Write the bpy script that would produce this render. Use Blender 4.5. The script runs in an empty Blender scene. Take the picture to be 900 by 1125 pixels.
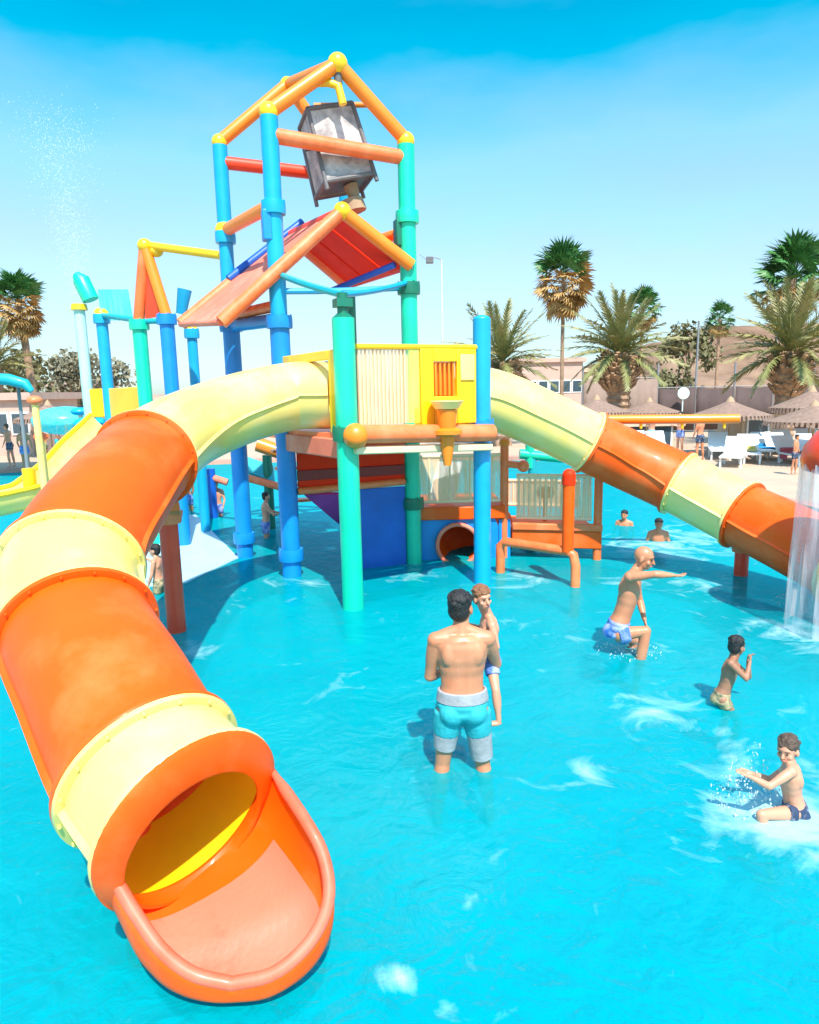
import bpy, math, random
import numpy as np
from mathutils import Vector, Matrix, Euler, noise
random.seed(7)
S = bpy.context.scene
col = S.collection
PI = math.pi

# ------------------------------------------------------------------ camera
CAM_H, PITCH, ROLL, FPX = 2.8, math.radians(9.8), math.radians(1.2), 760.0
F_ = Vector((0, math.cos(PITCH), -math.sin(PITCH)))
U_ = Vector((0, math.sin(PITCH), math.cos(PITCH)))
R_ = Vector((1, 0, 0))
RR = R_ * math.cos(ROLL) - U_ * math.sin(ROLL)
UU = U_ * math.cos(ROLL) + R_ * math.sin(ROLL)
CC = Vector((0, 0, CAM_H))
cam_d = bpy.data.cameras.new('camera')
cam = bpy.data.objects.new('camera', cam_d)
col.objects.link(cam)
m = Matrix((RR, UU, -F_)).transposed().to_4x4()
m.translation = CC
cam.matrix_world = m
cam_d.sensor_fit = 'HORIZONTAL'
cam_d.sensor_width = 36
cam_d.lens = 36 * FPX / 900
cam_d.clip_end = 3000
cam_d.clip_start = 0.05
S.camera = cam

# ------------------------------------------------------------------ world, sun, exposure
SUN_EL, SUN_AZ = math.radians(55), math.radians(166)   # azimuth clockwise from +Y (behind the camera, to the right)
w = bpy.data.worlds.new("World")
S.world = w
w.use_nodes = True
nt = w.node_tree
nt.nodes.clear()
sky = nt.nodes.new('ShaderNodeTexSky')
sky.sky_type = 'NISHITA'
sky.sun_disc = False
sky.sun_elevation = SUN_EL
sky.sun_rotation = SUN_AZ
sky.air_density = 1.0
sky.dust_density = 0.6
sky.ozone_density = 1.5
geo = nt.nodes.new('ShaderNodeTexCoord')
sep = nt.nodes.new('ShaderNodeSeparateXYZ')
nt.links.new(geo.outputs['Generated'], sep.inputs[0])
ns = nt.nodes.new('ShaderNodeTexNoise'); ns.inputs['Scale'].default_value = 5; ns.inputs['Detail'].default_value = 5
mp_ = nt.nodes.new('ShaderNodeMapping'); mp_.inputs['Scale'].default_value = (1, 1, 3)
nt.links.new(geo.outputs['Generated'], mp_.inputs[0]); nt.links.new(mp_.outputs[0], ns.inputs['Vector'])
wob = nt.nodes.new('ShaderNodeMath'); wob.operation = 'MULTIPLY_ADD'; wob.inputs[1].default_value = 0.12; wob.inputs[2].default_value = -0.06
nt.links.new(ns.outputs[0], wob.inputs[0])
add = nt.nodes.new('ShaderNodeMath'); add.operation = 'ADD'
nt.links.new(sep.outputs[2], add.inputs[0]); nt.links.new(wob.outputs[0], add.inputs[1])
rmp = nt.nodes.new('ShaderNodeValToRGB')
rmp.color_ramp.elements[0].position = 0.0; rmp.color_ramp.elements[0].color = (.30, .37, .39, 1)
rmp.color_ramp.elements[1].position = 1.0; rmp.color_ramp.elements[1].color = (.55, .75, .92, 1)
for p, c in ((.17, (.30, .41, .46, 1)), (.30, (.25, .50, .58, 1)), (.36, (.14, .48, .62, 1)), (.405, (.0, .44, .56, 1)), (.45, (.0, .40, .54, 1)), (.60, (.20, .55, .80, 1))):
    e = rmp.color_ramp.elements.new(p); e.color = c
nt.links.new(add.outputs[0], rmp.inputs[0])
hs = nt.nodes.new('ShaderNodeHueSaturation'); hs.inputs['Saturation'].default_value = 0.55
nt.links.new(sky.outputs[0], hs.inputs['Color'])
mix = nt.nodes.new('ShaderNodeMix'); mix.data_type = 'RGBA'; mix.blend_type = 'MULTIPLY'; mix.inputs[0].default_value = 1
nt.links.new(hs.outputs[0], mix.inputs[6]); nt.links.new(rmp.outputs[0], mix.inputs[7])
bg = nt.nodes.new('ShaderNodeBackground'); bg.inputs[1].default_value = 0.145
nt.links.new(mix.outputs[2], bg.inputs[0])
out = nt.nodes.new('ShaderNodeOutputWorld'); nt.links.new(bg.outputs[0], out.inputs[0])

sl = bpy.data.lights.new('sun', 'SUN'); sl.energy = 2.4; sl.angle = math.radians(.8); sl.color = (1, .94, .85)
so = bpy.data.objects.new('sun', sl); col.objects.link(so)
sd = Vector((math.sin(SUN_AZ) * math.cos(SUN_EL), math.cos(SUN_AZ) * math.cos(SUN_EL), math.sin(SUN_EL)))
so.rotation_euler = sd.to_track_quat('Z', 'Y').to_euler()
S.view_settings.view_transform = 'Standard'
S.view_settings.look = 'None'
S.view_settings.gamma = 1
S.view_settings.exposure = 1.62

# ------------------------------------------------------------------ measuring helpers (photo pixel -> world)
def ray(x, y): return RR * ((x - 450) / FPX) + UU * ((562.5 - y) / FPX) + F_
def G(x, y, z=0.0):
    d = ray(x, y); return CC + d * ((z - CAM_H) / d.z)
def AT(x, y, Y):
    d = ray(x, y); return CC + d * (Y / d.y)
def DP(x, y, dep): return CC + ray(x, y) * dep

# ------------------------------------------------------------------ materials
def mat(name, c, rough=.45, coat=0.0, var=.12, vscale=2.5, bump=.0, bscale=30, alpha=1, trans=0, spec=.5, c2=None, c2amt=.5, c2scale=1.5, emit=None):
    m = bpy.data.materials.new(name); m.use_nodes = True
    t = m.node_tree; b = t.nodes['Principled BSDF']
    b.inputs['Roughness'].default_value = rough
    b.inputs['Coat Weight'].default_value = coat
    b.inputs['Coat Roughness'].default_value = .12
    b.inputs['Alpha'].default_value = alpha
    b.inputs['Specular IOR Level'].default_value = spec
    b.inputs['Transmission Weight'].default_value = trans
    tc = t.nodes.new('ShaderNodeTexCoord')
    n = t.nodes.new('ShaderNodeTexNoise'); n.inputs['Scale'].default_value = vscale; n.inputs['Detail'].default_value = 6; n.inputs['Roughness'].default_value = .6
    t.links.new(tc.outputs['Object'], n.inputs['Vector'])
    r = t.nodes.new('ShaderNodeValToRGB')
    lo = [max(0, v * (1 - var)) for v in c]; hi = [min(1, v * (1 + var) + .02 * var) for v in c]
    r.color_ramp.elements[0].position = .3; r.color_ramp.elements[0].color = (*lo, 1)
    r.color_ramp.elements[1].position = .7; r.color_ramp.elements[1].color = (*hi, 1)
    t.links.new(n.outputs[0], r.inputs[0])
    last = r.outputs[0]
    if c2:
        n2 = t.nodes.new('ShaderNodeTexNoise'); n2.inputs['Scale'].default_value = c2scale; n2.inputs['Detail'].default_value = 8; n2.inputs['Roughness'].default_value = .65
        t.links.new(tc.outputs['Object'], n2.inputs['Vector'])
        r2 = t.nodes.new('ShaderNodeValToRGB'); r2.color_ramp.elements[0].position = .62 - c2amt * .35; r2.color_ramp.elements[1].position = .78 - c2amt * .3
        t.links.new(n2.outputs[0], r2.inputs[0])
        mx = t.nodes.new('ShaderNodeMix'); mx.data_type = 'RGBA'
        t.links.new(r2.outputs[0], mx.inputs[0]); t.links.new(last, mx.inputs[6]); mx.inputs[7].default_value = (*c2, 1)
        last = mx.outputs[2]
    t.links.new(last, b.inputs['Base Color'])
    if bump:
        n3 = t.nodes.new('ShaderNodeTexNoise'); n3.inputs['Scale'].default_value = bscale; n3.inputs['Detail'].default_value = 4
        t.links.new(tc.outputs['Object'], n3.inputs['Vector'])
        bp = t.nodes.new('ShaderNodeBump'); bp.inputs['Strength'].default_value = bump; bp.inputs['Distance'].default_value = .02
        t.links.new(n3.outputs[0], bp.inputs['Height']); t.links.new(bp.outputs[0], b.inputs['Normal'])
    # roughness variation: scuffs and water marks
    n4 = t.nodes.new('ShaderNodeTexNoise'); n4.inputs['Scale'].default_value = 9; n4.inputs['Detail'].default_value = 5
    t.links.new(tc.outputs['Object'], n4.inputs['Vector'])
    mr = t.nodes.new('ShaderNodeMapRange'); mr.inputs['To Min'].default_value = max(.02, rough - .1); mr.inputs['To Max'].default_value = min(1, rough + .12)
    t.links.new(n4.outputs[0], mr.inputs[0]); t.links.new(mr.outputs[0], b.inputs['Roughness'])
    return m

M = {}
M['orange'] = mat('orange_fibreglass', (.98, .10, .0), .45, .05, .06, c2=(.96, .16, .03), c2amt=.36, c2scale=1.3, spec=.3)
M['orange_worn'] = mat('worn_orange_fibreglass', (.76, .10, .04), .5, .1, .12, c2=(.80, .17, .09), c2amt=.95, c2scale=2.2, bump=.15)
M['cream'] = mat('pale_yellow_fibreglass', (.98, .70, .17), .34, .45, .05, vscale=1.2, c2=(.98, .74, .27), c2amt=.5)
M['yellow'] = mat('yellow_plastic', (.98, .56, .004), .4, .3, .08)
M['yellow_o'] = mat('amber_plastic', (.98, .24, .008), .4, .3, .08)
M['salmon'] = mat('sun_bleached_orange_pipe', (.97, .17, .04), .45, .15, .10, c2=(.97, .25, .09), c2amt=.5, c2scale=3)
M['pinklip'] = mat('sun_faded_orange_edge', (.85, .12, .05), .5, .1, .1, c2=(.85, .18, .10), c2amt=.6, c2scale=2)
M['red'] = mat('red_panel', (.98, .035, .004), .5, .0, .10, spec=.15)
M['redpost'] = mat('red_orange_post_paint', (.97, .055, .01), .42, .25, .12)
M['pink'] = mat('faded_pink_panel', (.92, .20, .12), .55, .0, .1, c2=(.92, .30, .20), c2amt=.5, spec=.2)
M['blue'] = mat('cyan_blue_post_paint', (.0, .36, .66), .4, .2, .1)
M['blue2'] = mat('mid_blue_post_paint', (.0, .24, .66), .4, .2, .12)
M['navy'] = mat('dark_blue_panel', (.0, .10, .50), .45, .2, .15)
M['green'] = mat('turquoise_green_post_paint', (.0, .60, .36), .4, .3, .1)
M['dgreen'] = mat('deep_green_paint', (.0, .16, .09), .45, .2, .15)
M['teal'] = mat('teal_canopy', (.0, .36, .42), .5, .1, .1)
M['purple'] = mat('magenta_panel', (.55, .06, .30), .5, .1, .15)
M['metal'] = mat('dark_weathered_metal', (.14, .13, .13), .55, .0, .3, bump=.3)
M['bucket'] = mat('scuffed_grey_plastic', (.34, .31, .30), .6, .0, .35, vscale=5, c2=(.58, .54, .50), c2amt=.5, c2scale=4, bump=.3)
M['clearbar'] = mat('cream_bar', (.92, .66, .40), .4, .2, .05)
M['white'] = mat('white_plastic', (.82, .82, .80), .5, .0, .05)
M['sand'] = mat('sandy_paving', (.50, .36, .25), .85, .0, .12, vscale=.6, c2=(.5, .36, .25), c2amt=.4, c2scale=.3, bump=.2, bscale=12)
M['coping'] = mat('pink_coping', (.62, .28, .2), .8, .0, .15)
M['pad'] = mat('pale_wet_concrete', (.42, .62, .72), .4, .0, .08)
M['earth'] = mat('dry_brown_earth', (.19, .105, .06), .95, .0, .25, vscale=.12, c2=(.31, .19, .12), c2amt=.5, c2scale=.06, bump=.8, bscale=1)
M['earth2'] = mat('pale_beige_earth', (.42, .29, .2), .95, .0, .2, vscale=.1, c2=(.4, .27, .18), c2amt=.3, c2scale=.1)
M['wscreen'] = mat('brown_windscreen_cloth', (.085, .055, .05), .85, .0, .15, vscale=1)
M['wscreen2'] = mat('beige_windscreen_cloth', (.26, .18, .14), .85, .0, .12, vscale=1)
M['steel'] = mat('grey_pole_metal', (.22, .23, .24), .5, .0, .1)
M['stucco'] = mat('cream_stucco', (.60, .46, .32), .9, .0, .08, bump=.2)
M['stuccop'] = mat('pinkish_stucco', (.52, .35, .28), .9, .0, .08, bump=.2)
M['glass'] = mat('dark_window_glass', (.05, .08, .1), .1, .0, .1)
M['roof'] = mat('terracotta_roof', (.42, .2, .12), .85, .0, .2)
M['thatch'] = mat('dry_thatch', (.26, .165, .12), .95, .0, .25, vscale=6, bump=.6, bscale=14)
M['wood'] = mat('pale_wood', (.42, .27, .16), .8, .0, .2)
M['trunk'] = mat('palm_trunk_bark', (.30, .18, .11), .95, .0, .35, vscale=4, c2=(.42, .27, .17), c2amt=.5, c2scale=5, bump=1, bscale=9)
M['skirt'] = mat('dead_frond_skirt', (.42, .25, .14), .95, .0, .35, vscale=3, bump=.6)
M['frond'] = mat('date_palm_frond', (.20, .20, .06), .5, .0, .3, vscale=1.2, c2=(.36, .29, .12), c2amt=.4, c2scale=.8)
M['fan'] = mat('fan_palm_leaf', (.05, .17, .035), .5, .0, .35, vscale=1.2)
M['fandry'] = mat('dry_fan_leaf', (.45, .26, .08), .7, .0, .3, vscale=2)
M['leafg'] = mat('olive_foliage', (.14, .13, .05), .7, .0, .3)
M['leafy'] = mat('greyish_foliage', (.24, .22, .14), .8, .0, .3)
M['hairb'] = mat('black_hair', (.012, .010, .009), .5, .0, .4, vscale=40, bump=.6, bscale=90)
M['hairbr'] = mat('brown_hair', (.09, .05, .03), .5, .0, .35, vscale=40, bump=.6, bscale=90)
M['hairr'] = mat('auburn_hair', (.25, .10, .04), .5, .0, .35, vscale=40, bump=.6, bscale=90)
M['skinA'] = mat('tan_skin', (.58, .23, .115), .40, .0, .12, vscale=6, c2=(.58, .19, .09), c2amt=.35, c2scale=5)  # tan skin tone with random redder blotches
M['skinB'] = mat('light_skin', (.66, .30, .18), .42, .0, .08, vscale=6, c2=(.62, .24, .14), c2amt=.3, c2scale=5)
M['skinC'] = mat('deep_tan_skin', (.36, .16, .09), .5, .0, .12, vscale=6)
M['lip'] = mat('lip_skin', (.48, .16, .13), .5)
M['eye'] = mat('dark_eye', (.02, .015, .012), .2)
M['shortt'] = mat('turquoise_swim_fabric', (.02, .38, .42), .7, .0, .15, vscale=12, bump=.3)
M['shortg'] = mat('grey_swim_fabric', (.34, .34, .35), .8, .0, .15, vscale=12, bump=.3)
M['shortb'] = mat('blue_print_swim_fabric', (.02, .12, .42), .7, .0, .1, c2=(.35, .4, .7), c2amt=.6, c2scale=9)
M['shorto'] = mat('olive_print_swim_fabric', (.12, .13, .08), .7, .0, .1, c2=(.5, .38, .2), c2amt=.6, c2scale=12)
M['shortd'] = mat('dark_swim_fabric', (.02, .04, .09), .7, .0, .1, c2=(.4, .42, .5), c2amt=.35, c2scale=14)

# water: transparent surface with a milky turquoise body and slight sheen; foam where jets break it
def water_mat():
    m = bpy.data.materials.new('pool_water'); m.use_nodes = True
    t = m.node_tree; t.nodes.clear()
    o = t.nodes.new('ShaderNodeOutputMaterial')
    tc = t.nodes.new('ShaderNodeTexCoord')
    # ripples
    n1 = t.nodes.new('ShaderNodeTexNoise'); n1.inputs['Scale'].default_value = 2.4; n1.inputs['Detail'].default_value = 5; n1.inputs['Distortion'].default_value = 1.2
    n2 = t.nodes.new('ShaderNodeTexNoise'); n2.inputs['Scale'].default_value = 9; n2.inputs['Detail'].default_value = 3; n2.inputs['Distortion'].default_value = .8
    for n in (n1, n2): t.links.new(tc.outputs['Object'], n.inputs['Vector'])
    a = t.nodes.new('ShaderNodeMath'); a.operation = 'MULTIPLY_ADD'; a.inputs[1].default_value = .28
    t.links.new(n2.outputs[0], a.inputs[0]); t.links.new(n1.outputs[0], a.inputs[2])
    bp = t.nodes.new('ShaderNodeBump'); bp.inputs['Strength'].default_value = .4; bp.inputs['Distance'].default_value = .10
    t.links.new(a.outputs[0], bp.inputs['Height'])
    # body colour varies softly
    n3 = t.nodes.new('ShaderNodeTexNoise'); n3.inputs['Scale'].default_value = .55; n3.inputs['Detail'].default_value = 4; n3.inputs['Distortion'].default_value = 1.5
    t.links.new(tc.outputs['Object'], n3.inputs['Vector'])
    r = t.nodes.new('ShaderNodeValToRGB')
    r.color_ramp.elements[0].position = .35; r.color_ramp.elements[0].color = (.0, .40, .46, 1)
    r.color_ramp.elements[1].position = .65; r.color_ramp.elements[1].color = (.0, .44, .49, 1)
    t.links.new(n3.outputs[0], r.inputs[0])
    # foam
    n4 = t.nodes.new('ShaderNodeTexNoise'); n4.inputs['Scale'].default_value = 1.5; n4.inputs['Detail'].default_value = 9; n4.inputs['Distortion'].default_value = 1.8; n4.inputs['Roughness'].default_value = .6
    t.links.new(tc.outputs['Object'], n4.inputs['Vector'])
    n5 = t.nodes.new('ShaderNodeTexNoise'); n5.inputs['Scale'].default_value = .28; n5.inputs['Detail'].default_value = 2
    t.links.new(tc.outputs['Object'], n5.inputs['Vector'])
    # soft discs of churned water where splashes fall: (x, y, radius, amount)
    acc = None
    for (cx, cy, rad, amt) in FOAM:
        vs = t.nodes.new('ShaderNodeVectorMath'); vs.operation = 'DISTANCE'
        t.links.new(tc.outputs['Object'], vs.inputs[0]); vs.inputs[1].default_value = (cx, cy, 0)
        mr = t.nodes.new('ShaderNodeMapRange'); mr.inputs['From Min'].default_value = rad; mr.inputs['From Max'].default_value = rad * .1
        mr.inputs['To Min'].default_value = 0; mr.inputs['To Max'].default_value = amt
        t.links.new(vs.outputs['Value'], mr.inputs[0])
        if acc is None: acc = mr.outputs[0]
        else:
            ad = t.nodes.new('ShaderNodeMath'); ad.operation = 'MAXIMUM'
            t.links.new(acc, ad.inputs[0]); t.links.new(mr.outputs[0], ad.inputs[1]); acc = ad.outputs[0]
    s1 = t.nodes.new('ShaderNodeMath'); s1.operation = 'ADD'; t.links.new(n4.outputs[0], s1.inputs[0]); t.links.new(acc, s1.inputs[1])
    s2 = t.nodes.new('ShaderNodeMath'); s2.operation = 'MULTIPLY_ADD'; s2.inputs[1].default_value = .35; t.links.new(n5.outputs[0], s2.inputs[0]); t.links.new(s1.outputs[0], s2.inputs[2])
    fr = t.nodes.new('ShaderNodeMapRange'); fr.inputs['From Min'].default_value = .80; fr.inputs['From Max'].default_value = 1.08; fr.inputs['To Max'].default_value = .62
    t.links.new(s2.outputs[0], fr.inputs[0])
    cm = t.nodes.new('ShaderNodeMix'); cm.data_type = 'RGBA'
    t.links.new(fr.outputs[0], cm.inputs[0]); t.links.new(r.outputs[0], cm.inputs[6]); cm.inputs[7].default_value = (.62, .80, .86, 1)
    df = t.nodes.new('ShaderNodeBsdfDiffuse'); t.links.new(cm.outputs[2], df.inputs['Color']); t.links.new(bp.outputs[0], df.inputs['Normal'])
    gl = t.nodes.new('ShaderNodeBsdfGlossy'); gl.inputs['Roughness'].default_value = .14; t.links.new(bp.outputs[0], gl.inputs['Normal'])
    fz_ = t.nodes.new('ShaderNodeFresnel'); fz_.inputs['IOR'].default_value = 1.33; t.links.new(bp.outputs[0], fz_.inputs['Normal'])
    fm = t.nodes.new('ShaderNodeMath'); fm.operation = 'MULTIPLY'; fm.inputs[1].default_value = .11; t.links.new(fz_.outputs[0], fm.inputs[0])
    b = t.nodes.new('ShaderNodeMixShader'); t.links.new(fm.outputs[0], b.inputs[0]); t.links.new(df.outputs[0], b.inputs[1]); t.links.new(gl.outputs[0], b.inputs[2])
    tr = t.nodes.new('ShaderNodeBsdfTransparent'); tr.inputs[0].default_value = (.22, .86, .95, 1)
    al = t.nodes.new('ShaderNodeMath'); al.operation = 'MULTIPLY_ADD'; al.inputs[1].default_value = .4; al.inputs[2].default_value = .60; al.use_clamp = True
    t.links.new(fr.outputs[0], al.inputs[0])
    mx = t.nodes.new('ShaderNodeMixShader')
    t.links.new(al.outputs[0], mx.inputs[0]); t.links.new(tr.outputs[0], mx.inputs[1]); t.links.new(b.outputs[0], mx.inputs[2])
    t.links.new(mx.outputs[0], o.inputs[0])
    return m
def g2(x, y): p = G(x, y); return (p.x, p.y)
FOAM = [(*g2(440, 1074), .16, .40), (*g2(645, 850), .35, .30), (*g2(735, 780), .75, .30), (*g2(790, 805), .5, .24), (*g2(690, 715), .5, .26),
        (*g2(865, 900), .6, .5), (*g2(820, 890), .45, .42), (*g2(815, 850), .5, .2), (*g2(895, 700), .9, .3), (*g2(895, 850), .5, .3), (*g2(880, 780), .6, .2),
        (*g2(720, 600), 1.4, .3), (*g2(780, 590), 1.6, .28), (*g2(690, 640), .6, .2), (*g2(570, 635), .8, .2), (*g2(215, 715), .5, .26), (*g2(200, 760), .4, .2),
        (*g2(450, 628), .8, .22), (*g2(300, 640), .6, .18), (*g2(230, 600), 1.2, .22), (*g2(560, 680), .5, .2), (*g2(640, 700), .6, .2), (*g2(770, 640), .9, .2),
        (*g2(345, 640), .5, .22)]
M['water'] = water_mat()

# pool floor: painted blue, faint caustic light imitated in the colour by noise
def floor_mat():
    m = mat('pool_floor_paint', (.0, .36, .42), .6, .0, .12, vscale=.8, c2=(.01, .42, .47), c2amt=.5, c2scale=2.5)
    return m
M['floor'] = floor_mat()
def glassy(name, c, fac):
    m = bpy.data.materials.new(name); m.use_nodes = True; t = m.node_tree; t.nodes.clear()
    o = t.nodes.new('ShaderNodeOutputMaterial'); b = t.nodes.new('ShaderNodeBsdfPrincipled'); tr = t.nodes.new('ShaderNodeBsdfTransparent'); mx = t.nodes.new('ShaderNodeMixShader')
    b.inputs['Base Color'].default_value = (*c, 1); b.inputs['Roughness'].default_value = .25
    tc = t.nodes.new('ShaderNodeTexCoord'); mp = t.nodes.new('ShaderNodeMapping'); mp.inputs['Scale'].default_value = (7, 7, .7)
    n = t.nodes.new('ShaderNodeTexNoise'); n.inputs['Scale'].default_value = 1.6; n.inputs['Detail'].default_value = 5
    t.links.new(tc.outputs['Object'], mp.inputs[0]); t.links.new(mp.outputs[0], n.inputs['Vector'])
    mr = t.nodes.new('ShaderNodeMapRange'); mr.inputs['From Min'].default_value = .35; mr.inputs['From Max'].default_value = .65
    mr.inputs['To Min'].default_value = max(0, fac - .2); mr.inputs['To Max'].default_value = min(1, fac + .2)
    t.links.new(n.outputs[0], mr.inputs[0]); t.links.new(mr.outputs[0], mx.inputs[0])
    t.links.new(tr.outputs[0], mx.inputs[1]); t.links.new(b.outputs[0], mx.inputs[2]); t.links.new(mx.outputs[0], o.inputs[0])
    return m
M['curtain'] = glassy('falling_water', (.95, .86, .88), .32)
M['ypane'] = glassy('translucent_yellow_panel', (.85, .85, .1), .5)
M['cpane'] = glassy('clear_acrylic', (.97, .62, .32), .48)
M['tpane'] = glassy('translucent_turquoise_panel', (.10, .75, .75), .7)
M['spray'] = glassy('water_spray', (.95, .97, 1), .3)

# ------------------------------------------------------------------ mesh helpers
class MB:
    def __init__(s): s.v = []; s.f = []
    def add(s, vs, fs):
        o = len(s.v); s.v += [tuple(v) for v in vs]; s.f += [tuple(i + o for i in f) for f in fs]; return s
    def box(s, c, size, rot=None):
        hx, hy, hz = size[0] / 2, size[1] / 2, size[2] / 2
        vs = [Vector((x, y, z)) for x in (-hx, hx) for y in (-hy, hy) for z in (-hz, hz)]
        if rot is not None:
            if isinstance(rot, (int, float)): rot = Matrix.Rotation(rot, 3, 'Z')
            vs = [rot @ v for v in vs]
        c = Vector(c)
        return s.add([v + c for v in vs], [(0, 1, 3, 2), (4, 6, 7, 5), (0, 4, 5, 1), (2, 3, 7, 6), (0, 2, 6, 4), (1, 5, 7, 3)])
    def plank(s, a, b, wdt, th, up=Vector((0, 0, 1))):   # box from a to b, width across, thickness along up
        a = Vector(a); b = Vector(b); d = (b - a).normalized(); sx = d.cross(up).normalized(); u = sx.cross(d)
        vs = [p + sx * (i * wdt / 2) + u * (j * th / 2) for p in (a, b) for i in (-1, 1) for j in (-1, 1)]
        return s.add(vs, [(0, 1, 3, 2), (4, 6, 7, 5), (0, 4, 5, 1), (2, 3, 7, 6), (0, 2, 6, 4), (1, 5, 7, 3)])
    def slab(s, pts, th):                                 # planar polygon given thickness along its normal
        pts = [Vector(p) for p in pts]; n = (pts[1] - pts[0]).cross(pts[2] - pts[0]).normalized() * th / 2
        k = len(pts); vs = [p + n for p in pts] + [p - n for p in pts]
        return s.add(vs, [tuple(range(k)), tuple(range(2 * k - 1, k - 1, -1))] + [(i, i + k, (i + 1) % k + k, (i + 1) % k) for i in range(k)])
    def ring(s, c, d, r, n, up=None):
        d = Vector(d).normalized(); up = up or (Vector((0, 0, 1)) if abs(d.z) < .95 else Vector((0, 1, 0)))
        a = d.cross(up).normalized(); b = a.cross(d)
        o = len(s.v); s.v += [tuple(Vector(c) + a * math.cos(2 * PI * i / n) * r + b * math.sin(2 * PI * i / n) * r) for i in range(n)]
        return o
    def tube(s, pts, rs, n=14, caps=True):
        pts = [Vector(p) for p in pts]
        if isinstance(rs, (int, float)): rs = [rs] * len(pts)
        prev = None; first = None
        up = Vector((0, 0, 1))
        d0 = (pts[1] - pts[0]).normalized()
        if abs(d0.z) > .9: up = Vector((0.1, 1, 0)).normalized()
        for i, p in enumerate(pts):
            d = (pts[min(i + 1, len(pts) - 1)] - pts[max(i - 1, 0)])
            if d.length < 1e-7: d = d0
            d.normalize()
            a = d.cross(up)
            if a.length < .05: a = d.cross(Vector((1, 0, 0)))
            a.normalize(); up = a.cross(d)
            o = len(s.v); s.v += [tuple(p + a * math.cos(2 * PI * k / n) * rs[i] + up * math.sin(2 * PI * k / n) * rs[i]) for k in range(n)]
            if prev is not None: s.f += [(prev + k, prev + (k + 1) % n, o + (k + 1) % n, o + k) for k in range(n)]
            else: first = o
            prev = o
        if caps: s.f += [tuple(range(first + n - 1, first - 1, -1)), tuple(range(prev, prev + n))]
        return s
    def sph(s, c, r, seg=16, rings=10, rot=None):
        if isinstance(r, (int, float)): r = (r, r, r)
        c = Vector(c); vs = []; fs = []
        for j in range(rings + 1):
            ph = PI * j / rings
            for i in range(seg):
                v = Vector((r[0] * math.sin(ph) * math.cos(2 * PI * i / seg), r[1] * math.sin(ph) * math.sin(2 * PI * i / seg), r[2] * math.cos(ph)))
                if rot is not None: v = rot @ v
                vs.append(c + v)
        for j in range(rings):
            for i in range(seg):
                a, b = j * seg + i, j * seg + (i + 1) % seg
                if j == 0: fs.append((a, a + seg, b + seg))
                elif j == rings - 1: fs.append((a, a + seg, b))
                else: fs.append((a, a + seg, b + seg, b))
        return s.add(vs, fs)
    def lathe(s, prof, c=(0, 0, 0), n=24):               # prof: (r,z) list
        c = Vector(c); vs = []; fs = []
        for (r, z) in prof: vs += [c + Vector((r * math.cos(2 * PI * i / n), r * math.sin(2 * PI * i / n), z)) for i in range(n)]
        for j in range(len(prof) - 1): fs += [(j * n + i, j * n + (i + 1) % n, (j + 1) * n + (i + 1) % n, (j + 1) * n + i) for i in range(n)]
        return s.add(vs, fs)

WL = {}
def mesh_of(name, mb, material, smooth=True, off=Vector((0, 0, 0))):
    me = bpy.data.meshes.new(name)
    me.from_pydata([tuple(Vector(v) - off) for v in mb.v], [], mb.f)
    me.update()
    if smooth:
        me.polygons.foreach_set('use_smooth', [True] * len(me.polygons))
        try: me.set_sharp_from_angle(angle=math.radians(40))
        except Exception: pass
    if material: me.materials.append(M[material] if isinstance(material, str) else material)
    return me
def obj(name, mb, material, parent=None, bevel=0, smooth=True, loc=None):
    off = Vector((0, 0, 0))
    if parent is not None: off = WL.get(parent.name, off)
    if loc is not None: off = Vector(loc)
    me = mesh_of(name, mb, material, smooth, off)
    o = bpy.data.objects.new(name, me); col.objects.link(o)
    if parent is not None: o.parent = parent; WL[o.name] = off
    elif loc is not None: o.location = loc; WL[o.name] = off
    if bevel:
        bm_ = o.modifiers.new('bevel', 'BEVEL'); bm_.width = bevel; bm_.segments = 2; bm_.limit_method = 'ANGLE'
    return o
def tag(o, label=None, cat=None, group=None, kind=None):
    if label: o['label'] = label
    if cat: o['category'] = cat
    if group: o['group'] = group
    if kind: o['kind'] = kind
    return o
def empty(name, loc=(0, 0, 0), label=None, cat=None, group=None):
    o = bpy.data.objects.new(name, None); col.objects.link(o); o.location = loc; o.empty_display_size = .2
    WL[o.name] = Vector(loc)
    return tag(o, label, cat, group)
def copy_tree(o, parent=None):
    c = o.copy(); col.objects.link(c)
    if parent is not None: c.parent = parent
    for ch in list(o.children): copy_tree(ch, c)
    return c

# ------------------------------------------------------------------ setting: ground, pool, hills
pool = [G(-1500, 800), G(-700, 700), G(-260, 545), G(0, 520), G(60, 517), G(300, 508), G(480, 505), G(640, 507), G(760, 533), G(880, 562), G(1050, 610), G(1500, 760)]
pool = [(p.x, p.y) for p in pool] + [(12, -2), (6, -7), (-6, -7), (-10, -2)]
cen = (0, 6)
k = len(pool)
def ringpts(sc, z): return [(cen[0] + (x - cen[0]) * sc, cen[1] + (y - cen[1]) * sc, z) for x, y in pool]
mb = MB(); GZ = .14
inner = [(x, y, GZ) for x, y in pool]
def grow(d):
    o = []
    for x, y in pool:
        v = Vector((x - cen[0], y - cen[1])); v = v.normalized() * (v.length + d); o.append((cen[0] + v.x, cen[1] + v.y))
    return o
g = grow(.5)
far = []
for x, y in pool:
    v = Vector((x - cen[0], y - cen[1])).normalized() * 1500; far.append((cen[0] + v.x, cen[1] + v.y, GZ))
mb.add([(x, y, GZ) for x, y in g] + far, [(i, (i + 1) % k, (i + 1) % k + k, i + k) for i in range(k)])
tag(obj('ground', mb, 'sand', smooth=False), kind='structure')
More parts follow.
